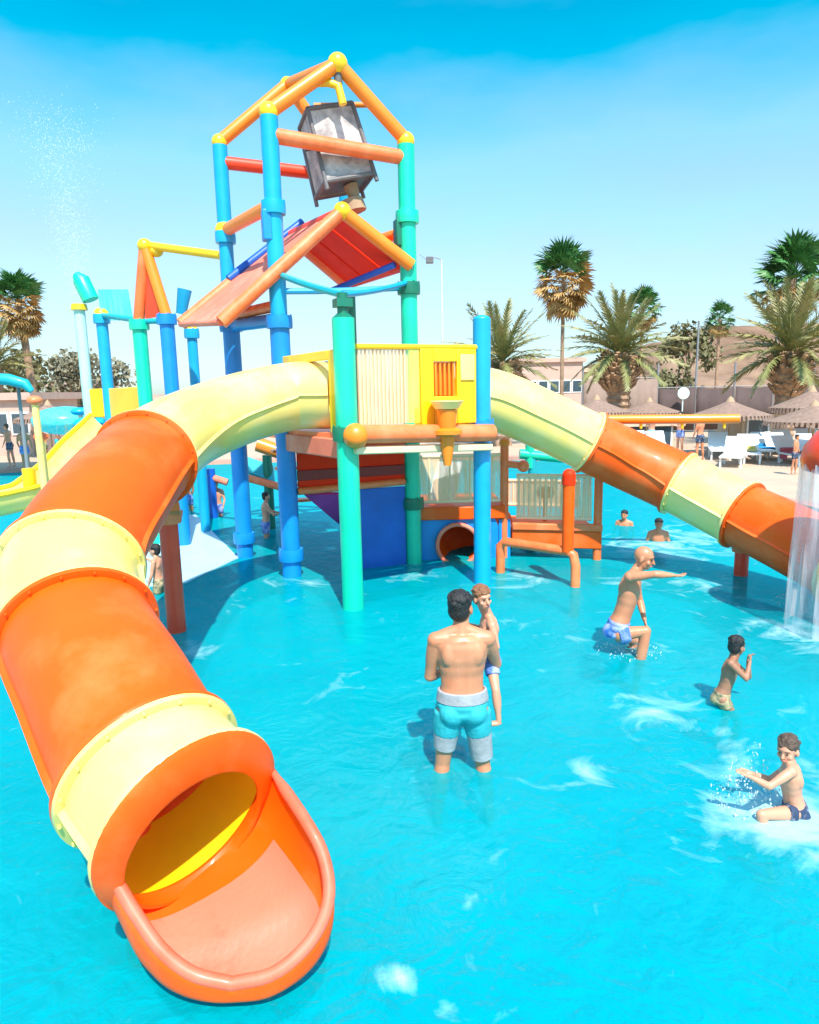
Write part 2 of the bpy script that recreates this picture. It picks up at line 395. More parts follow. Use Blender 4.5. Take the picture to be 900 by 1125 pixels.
mb = MB(); mb.add([(x, y, GZ + .03) for x, y in g] + [(x, y, GZ + .03) for x, y in pool] + [(x, y, -.6) for x, y in pool] + [(x, y, GZ - .1) for x, y in g],
    [(i, i + k, (i + 1) % k + k, (i + 1) % k) for i in range(k)] + [(i + k, i + 2 * k, (i + 1) % k + 2 * k, (i + 1) % k + k) for i in range(k)] + [(i, (i + 1) % k, (i + 1) % k + 3 * k, i + 3 * k) for i in range(k)])
tag(obj('pool_edge', mb, 'coping', smooth=False), kind='structure')
mb = MB(); mb.add([(x, y, -.45) for x, y in grow(.2)], [tuple(range(k))])
tag(obj('pool_floor', mb, 'floor', smooth=False), kind='structure')
# water surface: gently rippled grid near, trimmed to the pool by lying under the coping
mb = MB(); mb.add([(x, y, 0) for x, y in grow(.03)], [tuple(range(k))])
tag(obj('pool_water', mb, 'water', smooth=False), kind='structure')
# pale wading pad just awash left of the tower
mb = MB(); pts = [G(262, 613, .008), G(205, 640, .008), G(110, 650, .008), G(60, 610, .008), G(150, 565, .008), G(215, 566, .008)]
mb.slab(pts, .02)
tag(obj('wading_pad', mb, 'pad'), kind='structure')

def hill(name, xs, ys, fn, m, n=(90, 30)):
    mb = MB(); vs = []; nx, ny = n
    for j in range(ny + 1):
        for i in range(nx + 1):
            x = xs[0] + (xs[1] - xs[0]) * i / nx; y = ys[0] + (ys[1] - ys[0]) * j / ny
            vs.append((x, y, fn(x, y)))
    mb.add(vs, [(j * (nx + 1) + i, j * (nx + 1) + i + 1, (j + 1) * (nx + 1) + i + 1, (j + 1) * (nx + 1) + i) for j in range(ny) for i in range(nx)])
    return tag(obj(name, mb, m), kind='structure')
def sm(a, b, x):
    t = max(0, min(1, (x - a) / (b - a))); return t * t * (3 - 2 * t)
def h1(x, y):   # terraced slope on the right
    u = sm(62, 75, y) * 2.2 + sm(80, 84, y) * 1.6 + sm(90, 110, y) * (2.2 + 4.2 * sm(28, 44, x) + 2.0 * sm(42, 50, x) * (1 - sm(60, 90, x)))
    return -.3 + u * (.45 + .55 * sm(5, 28, x)) + noise.noise(Vector((x * .12, y * .12, 1))) * .8 + noise.noise(Vector((x * .5, y * .5, 3))) * .25
hill('hill', (8, 150), (60, 130), h1, 'earth', (160, 80))
def h2(x, y): return -.3 + sm(120, 200, y) * (3.5 + 2.5 * noise.noise(Vector((x * .012, 2, 5)))) + noise.noise(Vector((x * .08, y * .08, 7))) * .8
hill('hill', (-220, 200), (115, 260), h2, 'earth2', (140, 30))

# ------------------------------------------------------------------ trees
def frond_mesh(L, droop, name, seed, dens=34, lw=.055, ll=.5):
    rnd = random.Random(seed); mb = MB(); pts = []
    for i in range(11):
        t = i / 10; pts.append(Vector((0, L * (t - .12 * droop * t * t), L * (.10 * t - droop * .55 * t * t))))
    mb.tube(pts, [.035 * (1 - .85 * i / 10) for i in range(11)], 4)
    for i in range(dens):
        t = .12 + .88 * i / dens; q = t * 10; a = int(min(9, q)); p = pts[a].lerp(pts[a + 1], q - a); d = (pts[a + 1] - pts[a]).normalized()
        for sgn in (-1, 1):
            l = ll * (math.sin(PI * min(1, .12 + t * .86)) ** .6) * rnd.uniform(.8, 1.15)
            side = Vector((sgn, 0, 0)); e = p + (side * .62 + d * .75 + Vector((0, 0, rnd.uniform(-.25, .35)))).normalized() * l
            wv = d * lw * rnd.uniform(.8, 1.2)
            mb.add([p - wv, p + wv, e + Vector((0, 0, -l * .15))], [(0, 1, 2)])
    return mesh_of(name, mb, 'frond', smooth=False)
FR = [frond_mesh(3.2, .35, 'frond', 1), frond_mesh(3.1, .75, 'frond', 2), frond_mesh(2.7, 1.15, 'frond', 3)]
def fan_mesh(mt, seed):
    rnd = random.Random(seed); mb = MB(); mb.tube([(0, 0, 0), (0, .5, .05), (0, .95, 0)], [.02, .015, .012], 4)
    n = 15
    for i in range(n):
        a = math.radians(-100 + 200 * i / (n - 1)); r = .75 * rnd.uniform(.85, 1.1)
        c = Vector((0, .9, 0)); tip = c + Vector((math.sin(a) * r, math.cos(a) * r, -.12 - .15 * rnd.random()))
        a1 = a - .13; a2 = a + .13; q = .55
        mb.add([c, c + Vector((math.sin(a1) * r * q, math.cos(a1) * r * q, -.03)), tip, c + Vector((math.sin(a2) * r * q, math.cos(a2) * r * q, .03))], [(0, 1, 2, 3)])
    return mesh_of('leaf', mb, mt, smooth=False)
FANG = [fan_mesh('fan', 1), fan_mesh('fan', 2)]; FAND = [fan_mesh('fandry', 3), fan_mesh('fandry', 4)]
def child(name, me, parent, loc, rot, sc=1.0):
    o = bpy.data.objects.new(name, me); col.objects.link(o); o.parent = parent; o.location = loc; o.rotation_euler = rot; o.scale = (sc,) * 3; return o
def trunk_obj(root, H, r0, r1, lean=0, knobs=True, m='trunk'):
    mb = MB(); n = max(10, int(H / .16)); pts = []; rs = []
    for i in range(n + 1):
        t = i / n; pts.append(Vector((lean * t * t, 0, H * t))); r = r0 + (r1 - r0) * t
        rs.append(r * ((1.10 if i % 2 else .94) if knobs else 1) * (1.25 if i == 0 else 1))
    mb.tube(pts, rs, 12)
    o = obj('trunk', mb, m); o.parent = root; return pts[-1]
def date_palm(loc, H, sc, n, label, seed, r0=.38, skirt=True):
    rnd = random.Random(seed); root = empty('date_palm', loc, label, 'palm tree', 'palm trees behind the pool')
    top = trunk_obj(root, H, r0, r0 * .85, rnd.uniform(-.15, .15))
    if skirt:   # rounded boss of cut leaf bases under the crown
        mb = MB()
        for i in range(190):
            a = rnd.uniform(0, 2 * PI); t = rnd.random(); z = top.z - 1.7 * sc * t; rr = (r0 * 1.0 + .38 * sc * math.sin(PI * min(1, .15 + t * .85)))
            p = Vector((top.x + math.cos(a) * rr, math.sin(a) * rr, z)); d = Vector((math.cos(a), math.sin(a), .9)).normalized()
            mb.plank(p - d * .28, p + d * rnd.uniform(.1, .3), .16, .07)
        mb.tube([top + Vector((0, 0, -1.75 * sc)), top + Vector((0, 0, -.9 * sc)), top + Vector((0, 0, .05))], [r0 * .9, r0 + .36 * sc, r0 * .8], 12)
        s = obj('leaf_base_boss', mb, 'skirt'); s.parent = root
    for i in range(n):
        t = (i + .5) / n; az = i * 2.39996 + rnd.uniform(-.2, .2)
        el = math.radians(80 - 88 * t ** 1.0 + rnd.uniform(-6, 6))
        me = FR[0] if t < .35 else (FR[1] if t < .8 else FR[2])
        o = child('frond', me, root, top + Vector((0, 0, .05 - .25 * t)), (0, 0, 0), sc * rnd.uniform(.88, 1.1))
        o.rotation_euler = (Matrix.Rotation(az, 4, 'Z') @ Matrix.Rotation(el, 4, 'X') @ Matrix.Rotation(rnd.uniform(-.5, .5), 4, 'Y')).to_euler()
    return root
def fan_palm(loc, H, sc, ng, nd, label, seed, r0=.16, lean=0):
    rnd = random.Random(seed); root = empty('fan_palm', loc, label, 'palm tree', 'palm trees behind the pool')
    top = trunk_obj(root, H, r0, r0 * .8, lean, False)
    for i in range(ng + nd):
        t = (i + .5) / (ng + nd); az = i * 2.39996 + rnd.uniform(-.3, .3)
        green = i < ng
        el = math.radians(85 - 150 * t + rnd.uniform(-8, 8))
        me = rnd.choice(FANG if green else FAND)
        o = child('leaf', me, root, top + Vector((0, 0, .2 - .9 * sc * t)), (0, 0, 0), sc * rnd.uniform(.85, 1.15) * (1 if green else .85))
        o.rotation_euler = (Matrix.Rotation(az, 4, 'Z') @ Matrix.Rotation(el, 4, 'X') @ Matrix.Rotation(rnd.uniform(-.6, .6), 4, 'Y')).to_euler()
    return root
def base(p, z=GZ): return Vector((p.x, p.y, z))
def topH(px, py, Y): return AT(px, py, Y).z - GZ
date_palm(base(AT(552, 440, 34)), topH(550, 398, 34), .98, 46, 'bushy date palm standing behind the bright blue post', 11, r0=.42)
fan_palm(base(AT(617, 440, 44)), topH(616, 305, 44), 1.28, 34, 60, 'tall thin fan palm with brown skirt, right of the blue post', 12, r0=.13)
date_palm(base(AT(680, 440, 36)), topH(680, 388, 36), 1.1, 52, 'stout date palm behind the yellow spray arm with wide orange-brown trunk', 13, r0=.62)
fan_palm(base(AT(703, 440, 60)), topH(703, 338, 60), 1.1, 40, 20, 'small fan palm peeking out above the stout date palm', 14)
date_palm(base(AT(862, 440, 31)), topH(862, 388, 31), 1.08, 54, 'large green date palm at the right beside the sun loungers', 15, r0=.44)
fan_palm(base(AT(862, 440, 46)), topH(861, 303, 46), 1.55, 60, 40, 'tall dense fan palm rising behind the large date palm on the right', 16, r0=.3)
fan_palm(base(AT(786, 440, 70)), topH(790, 350, 70), 1.0, 34, 14, 'distant small palm on the brown hillside', 17)
fan_palm(base(AT(38, 440, 38)), topH(29, 333, 38), 1.0, 34, 55, 'tall fan palm at far left with hanging brown leaves', 18, r0=.22, lean=-.3)
date_palm(base(AT(-2, 440, 36)), topH(0, 400, 36), .8, 40, 'olive green palm at the left edge behind the teal canopy', 19, r0=.3, skirt=False)
def bush(loc, size, label, seed, m='leafg', n=1300, cat='tree', tr=True):
    rnd = random.Random(seed); root = empty('broadleaf_tree', loc, label, cat, 'bushy trees beyond the deck')
    mb = MB(); cl = []
    for i in range(16):
        a = rnd.uniform(0, 2 * PI); r = rnd.random() ** .5 * .75; cl.append((Vector((math.cos(a) * r * size[0], math.sin(a) * r * size[1], size[2] * rnd.uniform(.45, 1))), rnd.uniform(.25, .42)))
    for i in range(n):
        c, s_ = rnd.choice(cl); v = Vector((rnd.gauss(0, 1), rnd.gauss(0, 1), rnd.gauss(0, 1))).normalized() * rnd.uniform(.5, 1) * s_
        p = c + Vector((v.x * size[0], v.y * size[1], v.z * size[2] * .6)); q = rnd.uniform(.08, .2) * size[2] / 4
        a = Vector((rnd.gauss(0, 1), rnd.gauss(0, 1), rnd.gauss(0, 1))).normalized() * q; b = a.cross(Vector((rnd.gauss(0, 1), rnd.gauss(0, 1), rnd.gauss(0, 1)))).normalized() * q * .7
        mb.add([p - a, p + b, p + a, p - b], [(0, 1, 2, 3)])
    o = obj('crown', mb, m, smooth=False); o.parent = root
    mb = MB(); mb.tube([(0, 0, 0), (.1, 0, size[2] * .3), (-.05, .1, size[2] * .7)], [.2, .15, .06], 8)
    for i in range(5):
        a = i * 1.3; mb.tube([(0, 0, size[2] * .3), (math.cos(a) * size[0] * .4, math.sin(a) * size[1] * .4, size[2] * .75)], [.09, .03], 6)
    o = obj('trunk', mb, 'trunk'); o.parent = root
for (px, py, Y, sx, sz, lb, mt) in [(78, 395, 50, 3.2, 5.6, 'grey-brown bushy tree left of the pale spray pole', 'leafy'), (118, 402, 54, 2.6, 5, 'low bushy tree behind the two left blue posts', 'leafy'),
        (20, 398, 44, 2.6, 4.8, 'olive bushy tree beside the far left fan palm', 'leafg'), (755, 358, 80, 3.6, 4.6, 'yellow-green round bush on the hillside', 'leafg'), (60, 425, 60, 5, 3.5, 'low grey hedge tree behind the beach crowd', 'leafy'),
        (735, 405, 50, 1.8, 2.6, 'small scrubby bush beside the stout date palm', 'leafg')]:
    b = AT(px, 440, Y); zt = AT(px, py, Y).z
    bz = h1(b.x, b.y) if (b.y > 62 and b.x > 8) else GZ
    bush(Vector((b.x, b.y, bz)), (sx, sx, max(2.2, zt - bz)), lb, int(px), mt)

# ------------------------------------------------------------------ background: buildings, fences, umbrellas, loungers
def building(x0, x1, ytop, Y, depth, label, wallm, nwin, roofz=.35, pitched=False):
    a = AT(x0, 430, Y); b = AT(x1, 430, Y); zt = AT((x0 + x1) / 2, ytop, Y).z
    root = empty('building', ((a.x + b.x) / 2, Y + depth / 2, GZ), label, 'building')
    mb = MB(); mb.box(((a.x + b.x) / 2, Y + depth / 2, (zt + GZ) / 2), (b.x - a.x, depth, zt - GZ)); obj('wall', mb, wallm, root)
    mb = MB(); W = b.x - a.x + .5
    if pitched:
        cx = (a.x + b.x) / 2; z = zt; pr = [(cx - W / 2, z), (cx, z + roofz * 2.5), (cx + W / 2, z)]
        y0 = Y - .3; y1 = Y + depth + .3
        mb.add([(p[0], y0, p[1]) for p in pr] + [(p[0], y1, p[1]) for p in pr], [(0, 2, 1), (3, 4, 5), (0, 1, 4, 3), (1, 2, 5, 4), (0, 3, 5, 2)])
    else: mb.box(((a.x + b.x) / 2, Y + depth / 2, zt + roofz / 2), (W, depth + .5, roofz))
    obj('roof', mb, 'roof' if pitched else wallm, root)
    for i in range(nwin):
        x = a.x + (b.x - a.x) * (i + .5) / nwin; h = (zt - GZ)
        mb = MB(); mb.box((x, Y - .02, GZ + h * .58), (.9, .08, 1.1)); f = obj('window', mb, 'white', root)
        mb = MB(); mb.box((x, Y - .065, GZ + h * .58), (.74, .03, .94)); obj('pane', mb, 'glass', f)
    return root
building(566, 640, 398, 62, 8, 'long low beige building behind the date palms', 'stuccop', 6)
building(640, 700, 408, 68, 8, 'small pale block right of the long beige building', 'stucco', 4)
building(524, 570, 410, 70, 6, 'pitched roof house behind the bright blue post', 'stucco', 3, pitched=True)
building(818, 852, 458, 27.5, 2.2, 'small cream pool hut under the large date palm', 'stucco', 1, roofz=.12)
building(690, 742, 468, 30, 2.5, 'low cream bar counter hut behind the orange slide', 'stucco', 2, roofz=.12)
building(-60, 30, 440, 34, 5, 'pink beach house at the left edge', 'stuccop', 4)
building(50, 98, 424, 64, 6, 'faint pink house behind the grey trees', 'stuccop', 3)

# court fence with windscreen panels and tall poles
fa = AT(640, 440, 42); fb = AT(980, 440, 40)
root = empty('court_fence', fa * 1, 'tall court fence with dark brown windscreen and thin poles behind the umbrellas', 'fence'); root.location.z = GZ; WL[root.name] = Vector((fa.x, fa.y, GZ))
NF = 9
for i in range(NF):
    p = fa.lerp(fb, i / (NF - 1)); mb = MB(); mb.tube([(p.x, p.y, GZ), (p.x, p.y, GZ + (6.4 if i in (3, 5, 7) else 4.0))], .06, 8); obj('post', mb, 'steel', root)
for i in range(NF - 1):
    p = fa.lerp(fb, i / (NF - 1)); q = fa.lerp(fb, (i + 1) / (NF - 1)); h = 2.6 if i >= 2 else 3.2
    mb = MB(); n = 8
    top = []; bot = []
    for j in range(n + 1):
        t = .02 + .96 * j / n; r = p.lerp(q, t); yy = r.y - .08 + .06 * math.sin(j * 2.1 + i)
        top.append((r.x, yy, GZ + h - .06 * math.sin(PI * j / n))); bot.append((r.x, yy, GZ + .12))
    mb.add(top + bot, [(j, j + 1, j + n + 2, j + n + 1) for j in range(n)])
    o = obj('windscreen', mb, 'wscreen2' if i < 2 else 'wscreen', root, smooth=True); so_ = o.modifiers.new('s', 'SOLIDIFY'); so_.thickness = .03
    mb = MB(); mb.tube([(p.x, p.y, GZ + h + .03), (q.x, q.y, GZ + h + .03)], .03, 6); obj('rail', mb, 'steel', root)

def umbrella():
    root = empty('beach_umbrella', (0, 0, 0))
    mb = MB(); mb.tube([(0, 0, 0), (0, 0, 2.35)], .045, 8); obj('pole', mb, 'wood', root)
    mb = MB(); n = 16; prof = [(0.02, 2.75), (.5, 2.5), (1.1, 2.24), (1.75, 2.0), (1.7, 1.9), (1.05, 2.14), (.02, 2.6)]
    mb.lathe(prof, n=n)
    for i in range(60):
        a = i / 60 * 2 * PI; rr = 1.74; mb.plank((math.cos(a) * rr, math.sin(a) * rr, 2.0), (math.cos(a) * (rr + .06), math.sin(a) * (rr + .06), 1.78 + .05 * math.sin(i * 7)), .1, .02)
    obj('thatch_canopy', mb, 'thatch', root)
    mb = MB(); mb.lathe([(0, 2.95), (.1, 2.85), (.22, 2.62), (.2, 2.6)], n=12); obj('finial', mb, 'wood', root)
    mb = MB()
    for i in range(6):
        a = i * PI / 3; mb.tube([(0, 0, 1.9), (math.cos(a) * 1.6, math.sin(a) * 1.6, 1.93)], .02, 5)
    obj('ribs', mb, 'wood', root); return root
um = umbrella()
for i, (px, py, Y, lb) in enumerate([(803, 436, 27, 'thatched umbrella left of the large date palm trunk'), (656, 434, 31, 'thatched umbrella behind the yellow end of the right slide'), (714, 437, 33, 'thatched umbrella above the yellow spray arm'),
        (893, 424, 27, 'upper thatched umbrella at the right edge'), (896, 440, 23, 'nearer thatched umbrella at the right edge'), (52, 440, 33, 'thatched umbrella among the left beach crowd')]):
    o = um if i == 0 else copy_tree(um); p = AT(px, py, Y)
    o.location = (p.x, p.y, GZ); s_ = 1.0; o.scale = (.85, .85, (p.z - GZ) / 2.9); tag(o, lb, 'umbrella', 'thatched beach umbrellas')

def lounger():
    root = empty('sun_lounger', (0, 0, 0))
    mb = MB(); mb.box((-.3, 0, .3), (1.3, .62, .05))
    obj('seat', mb, 'white', root, bevel=.01)
    mb = MB(); mb.plank((.36, 0, .31), (.85, 0, .78), .62, .05); obj('backrest', mb, 'white', root, bevel=.01)
    for sx in (-.85, .3):
        for sy in (-.27, .27):
            mb = MB(); mb.box((sx, sy, .14), (.06, .05, .28)); obj('leg', mb, 'white', root)
    return root
lg = lounger()
spots = [(806, 505, 23.5), (822, 502, 24.5), (840, 500, 25.5), (858, 499, 25), (872, 502, 23.5), (888, 500, 24), (826, 494, 27.0), (848, 492, 27.4), (868, 490, 27), (886, 488, 27.2), (790, 496, 26), (700, 488, 28), (725, 492, 27.4)]
for i, (px, py, Y) in enumerate(spots):
    o = lg if i == 0 else copy_tree(lg); p = AT(px, py, Y); o.location = (p.x, p.y, GZ); o.rotation_euler.z = math.radians(60 + (i * 37) % 30); o.scale = (1.15,) * 3
    tag(o, ('white sun lounger nearest the cream pool hut, leftmost of the front row', 'white lounger in the second place from the left of the front row', 'white lounger at the middle of the front row under the palm', 'white lounger right of the middle of the front row', 'white lounger closest to the pool edge below the palm trunk',
        'white lounger of the front row next to the red dome', 'white lounger at the left of the back row by the hut', 'white lounger in the back row directly beneath the date palm', 'white lounger in the back row right of the palm trunk', 'rightmost white lounger of the back row',
        'white lounger standing apart, left of the cream pool hut', 'lone white lounger behind the orange section of the right slide, on the left', 'lone white lounger behind the right slide, near the bar counter hut')[i], 'sun lounger', 'white sun loungers on the deck')
for i, (k_, c_, cl_) in enumerate(((2, (.02, .25, .5), 'blue'), (4, (.5, .1, .12), 'red'), (7, (.03, .35, .4), 'teal'), (1, (.6, .5, .15), 'ochre'))):
    q_ = AT(spots[k_][0], spots[k_][1], spots[k_][2]); mb = MB(); mb.box((0, 0, 0), (.75, .55, .035)); mb.box((.1, .29, -.13), (.5, .03, .28)); mb.box((.36, 0, .06), (.2, .5, .1))
    o = obj('towel', mb, mat('towel_cloth', c_, .9, bump=.3), bevel=.015); o.location = (q_.x, q_.y, GZ + .41); o.rotation_euler.z = math.radians(60 + (k_ * 37) % 30)
    tag(o, cl_ + ' towel lying on one of the white sun loungers', 'towel')
q_ = AT(751, 432, 40.6); mb = MB(); mb.tube([q_ + Vector((0, -.04, 0)), q_ + Vector((0, .04, 0))], .34, 24); mb.tube([Vector((q_.x, q_.y + .06, GZ)), Vector((q_.x, q_.y + .06, q_.z))], .04, 6)
tag(obj('round_sign', mb, mat('pale_green_enamel', (.6, .75, .7), .4)), 'plain pale round board on a pole before the court fence', 'sign')
# teal canopy on the left
root = empty('shade_canopy', AT(0, 430, 24), 'teal curved shade canopy at the left edge', 'canopy')
mb = MB(); L_ = [AT(x, y, 24) for x, y in ((-60, 419), (-20, 415), (10, 417), (28, 422), (35, 430))]
mb.tube([p for p in L_], [.2, .2, .2, .18, .1], 10)
for p in (L_[0], L_[2], L_[3]): pass
obj('edge_roll', mb, 'teal', root)
mb = MB(); mb.add([tuple(p) for p in L_] + [tuple(p + Vector((4.2 * p.x / p.y, 4, .1))) for p in L_], [(i, i + 1, i + 6, i + 5) for i in range(4)]); o = obj('canopy_sheet', mb, 'teal', root); o.modifiers.new('s', 'SOLIDIFY').thickness = .04
for p in (L_[0], L_[2]):
    mb = MB(); mb.tube([(p.x, p.y + .5, GZ), (p.x, p.y + .5, p.z)], .06, 8); obj('post', mb, 'steel', root)
# lamp mast behind the tower
p = AT(487, 440, 40); root = empty('lamp_post', (p.x, p.y, GZ), 'slender pale lamp mast with dark floodlight right of the tower', 'lamp post')
zt = AT(487, 285, 40).z
mb = MB(); mb.tube([(p.x, p.y, GZ), (p.x, p.y, zt)], [.09, .05], 8); obj('mast', mb, mat('pale_mast_paint', (.55, .6, .62), .5), root)
mb = MB(); mb.tube([(p.x, p.y, zt), (p.x - .35, p.y, zt + .12), (p.x - .6, p.y, zt + .02)], .03, 6); mb.tube([(p.x - 1.2, p.y, zt + .3), (p.x - .9, p.y, zt + .05), (p.x - .6, p.y, zt)], .02, 6); obj('bracket', mb, 'steel', root)
mb = MB(); mb.box((p.x - .65, p.y, zt - .02), (.4, .3, .34)); obj('floodlight', mb, 'metal', root, bevel=.03)
# ------------------------------------------------------------------ main tower
B2 = Vector((-1.86, 10.53, 0)); G2 = Vector((.06, 11.24, 0)); B1 = Vector((-2.91, 11.9, 0)); B4 = B1 + (G2 - B2)
G1 = Vector((-.77, 8.82, 0)); BR = Vector((1.06, 9.93, 0))
tw = empty('play_tower', ((-.6), 10.6, 0), 'tall water play tower with orange gable frames on blue and green posts', 'play structure')
def Z(p, z): return Vector((p.x, p.y, z))
def post(p, z0, z1, r, m, collars=(), parent=None, cm=None):
    mb = MB(); mb.tube([Z(p, z0), Z(p, z1)], r, 20); o = obj('post', mb, m, parent)
    for z in collars:
        mb = MB(); mb.lathe([(r + .002, -.09), (r + .045, -.09), (r + .05, -.04), (r + .05, .04), (r + .045, .09), (r + .002, .09)], Z(p, z), 20)
        for k_ in range(6):
            a = k_ * PI / 3; mb.sph(Z(p, z + .1) + Vector((math.cos(a) * (r + .03), math.sin(a) * (r + .03), 0)), .014, 6, 4)
        obj('collar', mb, cm or m, o)
    return o
post(B2, -.45, 3.86, .145, 'blue2', (.35, 3.86), tw); post(B2, 3.86, 6.66, .125, 'blue', (5.45,), tw)
post(B1, -.45, 3.95, .14, 'blue2', (.35, 3.95), tw); post(B1, 3.95, 6.75, .115, 'blue', (5.35,), tw)
post(G2, -.45, 4.4, .13, 'green', (1.0, 4.4), tw, 'dgreen'); post(G2, 4.4, 6.48, .13, 'green', (5.45,), tw)
post(B4, -.45, 4.5, .12, 'dgreen', (), tw); post(B4, 4.5, 6.6, .11, 'blue', (5.45,), tw)
post(G1, -.45, 3.72, .14, 'green', (2.3,), tw, 'dgreen')
post(BR, -.45, 3.78, .125, 'blue', (2.3,), tw, 'blue2')
for p, z in ((BR, 3.78),):
    mb = MB(); mb.sph(Z(p, z), (.125, .125, .06)); obj('cap', mb, 'blue', tw)
mb = MB(); mb.tube([Z(G1, 3.72), Z(G1, 3.78), Z(G1, 4.02)], [.14, .07, .07], 14); mb.box(Z(G1, 3.9), (.2, .2, .1), .4); obj('pipe_joint', mb, 'dgreen', tw)
def beam(a, b, r, m, name='beam', parent=None, n=16):
    mb = MB(); mb.tube([a, b], r, n); return obj(name, mb, m, parent or tw)
def knuckle(p, m='yellow', r=.15, parent=None):
    mb = MB(); mb.sph(p, r, 18, 12); return obj('knuckle', mb, m, parent or tw)
apF = AT(371, 70, 10.885); apB = Z((B1 + B4) / 2, 8.12)
apB = AT(316, 93, 12.25)
for a, b in ((Z(B2, 6.72), apF), (apF, Z(G2, 6.55)), (Z(B1, 6.8), apB), (apB, Z(B4, 6.65))): beam(a, b, .10, 'salmon' if 0 else 'yellow_o')
beam(apF, apB, .09, 'yellow_o')
for p, r in ((apF, .145), (apB, .12), (Z(B2, 6.72), .135), (Z(G2, 6.54), .135), (Z(B1, 6.80), .125), (Z(B4, 6.66), .125)): knuckle(p, 'yellow', r)
beam(Z(B2, 6.42), Z(G2, 6.3), .105, 'salmon'); beam(Z(B1, 6.5), Z(B4, 6.45), .10, 'redpost')
# lower cross pipes with clamps
beam(Z(B1, 5.46), Z(B2, 5.5), .10, 'yellow_o'); knuckle(Z(B1, 5.46), 'yellow', .16)
beam(Z(G2, 5.25), Z(B4, 5.25), .09, 'yellow_o')
mb = MB(); mb.box(Z(G2, 5.22) + Vector((-.12, 0, 0)), (.16, .2, .4), .3); obj('clamp', mb, 'dgreen', tw, bevel=.02)
mb = MB(); mb.box(Z(B2, 5.2) + Vector((-.1, -.05, 0)), (.14, .2, .42), .3); obj('clamp', mb, 'blue2', tw, bevel=.02)
# curved yellow water outlet under the front apex
mb = MB(); c0 = Z(apF, apF.z - .27); mb.tube([c0 + Vector((-.35, 0, .02)), c0 + Vector((-.15, 0, .03)), c0 + Vector((0, -.02, -.03)), c0 + Vector((.06, -.03, -.28))], [.05, .06, .06, .06], 10); obj('water_outlet', mb, 'yellow', tw)
mb = MB(); mb.tube([c0 + Vector((0, 0, .25)), c0 + Vector((0, 0, 0))], .06, 10); obj('outlet_stem', mb, 'metal', tw)
# lower gable roof: ridge, right slope, long left slope
uF = (G2 - B2).normalized(); rF = AT(376, 232, 10.76); rB = Vector((-1.93, 12.25, rF.z))
eRf = Z(G2, 4.72) + uF * .05 - Vector((0, .14, 0)); eRb = Z(B4, 4.66)
eLf = AT(243, 354, 10.05); eLb = AT(199, 356, 11.45)
def panel_set(a0, a1, b0, b1, n, m, th=.05, gap=.012, nm='roof_panel'):
    for i in range(n):
        t0 = i / n + gap; t1 = (i + 1) / n - gap; mb = MB(); mb.slab([a0.lerp(a1, t0), a0.lerp(a1, t1), b0.lerp(b1, t1), b0.lerp(b1, t0)], th); obj(nm, mb, m, tw, bevel=.008)
panel_set(rF, rB, eRf, eRb, 3, 'red', nm='roof_panel')
panel_set(rF, rB, eLf, eLb, 3, 'pink', nm='roof_panel')
for a, b, m_ in ((rF, eRf, 'yellow_o'), (rF, eLf, 'salmon'), (rB, eRb, 'salmon'), (rB, eLb, 'salmon')): beam(a, b, .10, m_, 'roof_edge')
beam(rF, rB, .07, 'redpost', 'ridge'); knuckle(rF, 'yellow', .13)
beam(eLf, eLb, .05, 'pink', 'eave_pipe'); beam(eRf, eRb, .05, 'redpost', 'eave_pipe')
a = rF.lerp(eLf, .38) + Vector((0, 0, .1)); b = rB.lerp(eLb, .33) + Vector((0, 0, .08))
beam(rB.lerp(eLb, -.05) + Vector((.15, 0, .14)), rB.lerp(eLb, .62) + Vector((.1, 0, .16)), .07, 'navy', 'sprinkler_pipe')
beam(eRf + Vector((-.25, 0, .02)), eRf + Vector((-1.3, .5, -.28)), .05, 'navy', 'sprinkler_pipe')
# blue feed pipes sagging to the centre
gt = Z(G1, 4.0)
def sag(a, b, s, r, m, nm):
    pts = [a.lerp(b, t / 10) - Vector((0, 0, s * math.sin(PI * t / 10))) for t in range(11)]; mb = MB(); mb.tube(pts, r, 8); return obj(nm, mb, m, tw)
sag(Z(B2, 4.55), gt, .02, .045, 'teal', 'feed_pipe'); sag(gt, Z(G2, 4.5), .03, .04, 'blue', 'feed_pipe'); sag(Z(B2, 4.3), Z(G2, 4.42), .02, .045, 'blue', 'feed_pipe')
beam(Z(B1, 3.95), Z(B2, 3.9), .1, 'blue2', 'cross_pipe'); beam(Z(B1, 4.12), Z(B2, 4.1), .085, 'salmon', 'cross_pipe')
# deck and its beams
mb = MB(); mb.slab([Z(G1, 2.24), Z(BR, 2.24), Z(G2, 2.24), Z(B2, 2.24)], .1); obj('deck', mb, 'salmon', tw)
mb = MB(); mb.slab([Z(B2, 2.2), Z(G2, 2.2), Z(B4, 2.2), Z(B1, 2.2)], .1); obj('deck', mb, 'salmon', tw)
fo = Vector((.12, -.17, 0))
dF = (BR - G1).normalized()
mb = MB(); mb.tube([Z(G1, 2.3) + fo, Z(BR, 2.22) + fo], .12, 16); obj('deck_beam', mb, 'salmon', tw)
mb = MB(); mb.plank(Z(G1, 2.1) + fo * .8, Z(BR, 2.02) + fo * .8, .16, .1); obj('deck_edge', mb, mat('cream_edge', (.9, .68, .38), .5), tw, bevel=.02)
knuckle(Z(G1, 2.28) + fo, 'yellow_o', .16)
mb = MB(); mb.plank(Z(B2, 2.1), Z(G1, 2.1), .1, .26); obj('deck_edge', mb, 'pink', tw, bevel=.02)
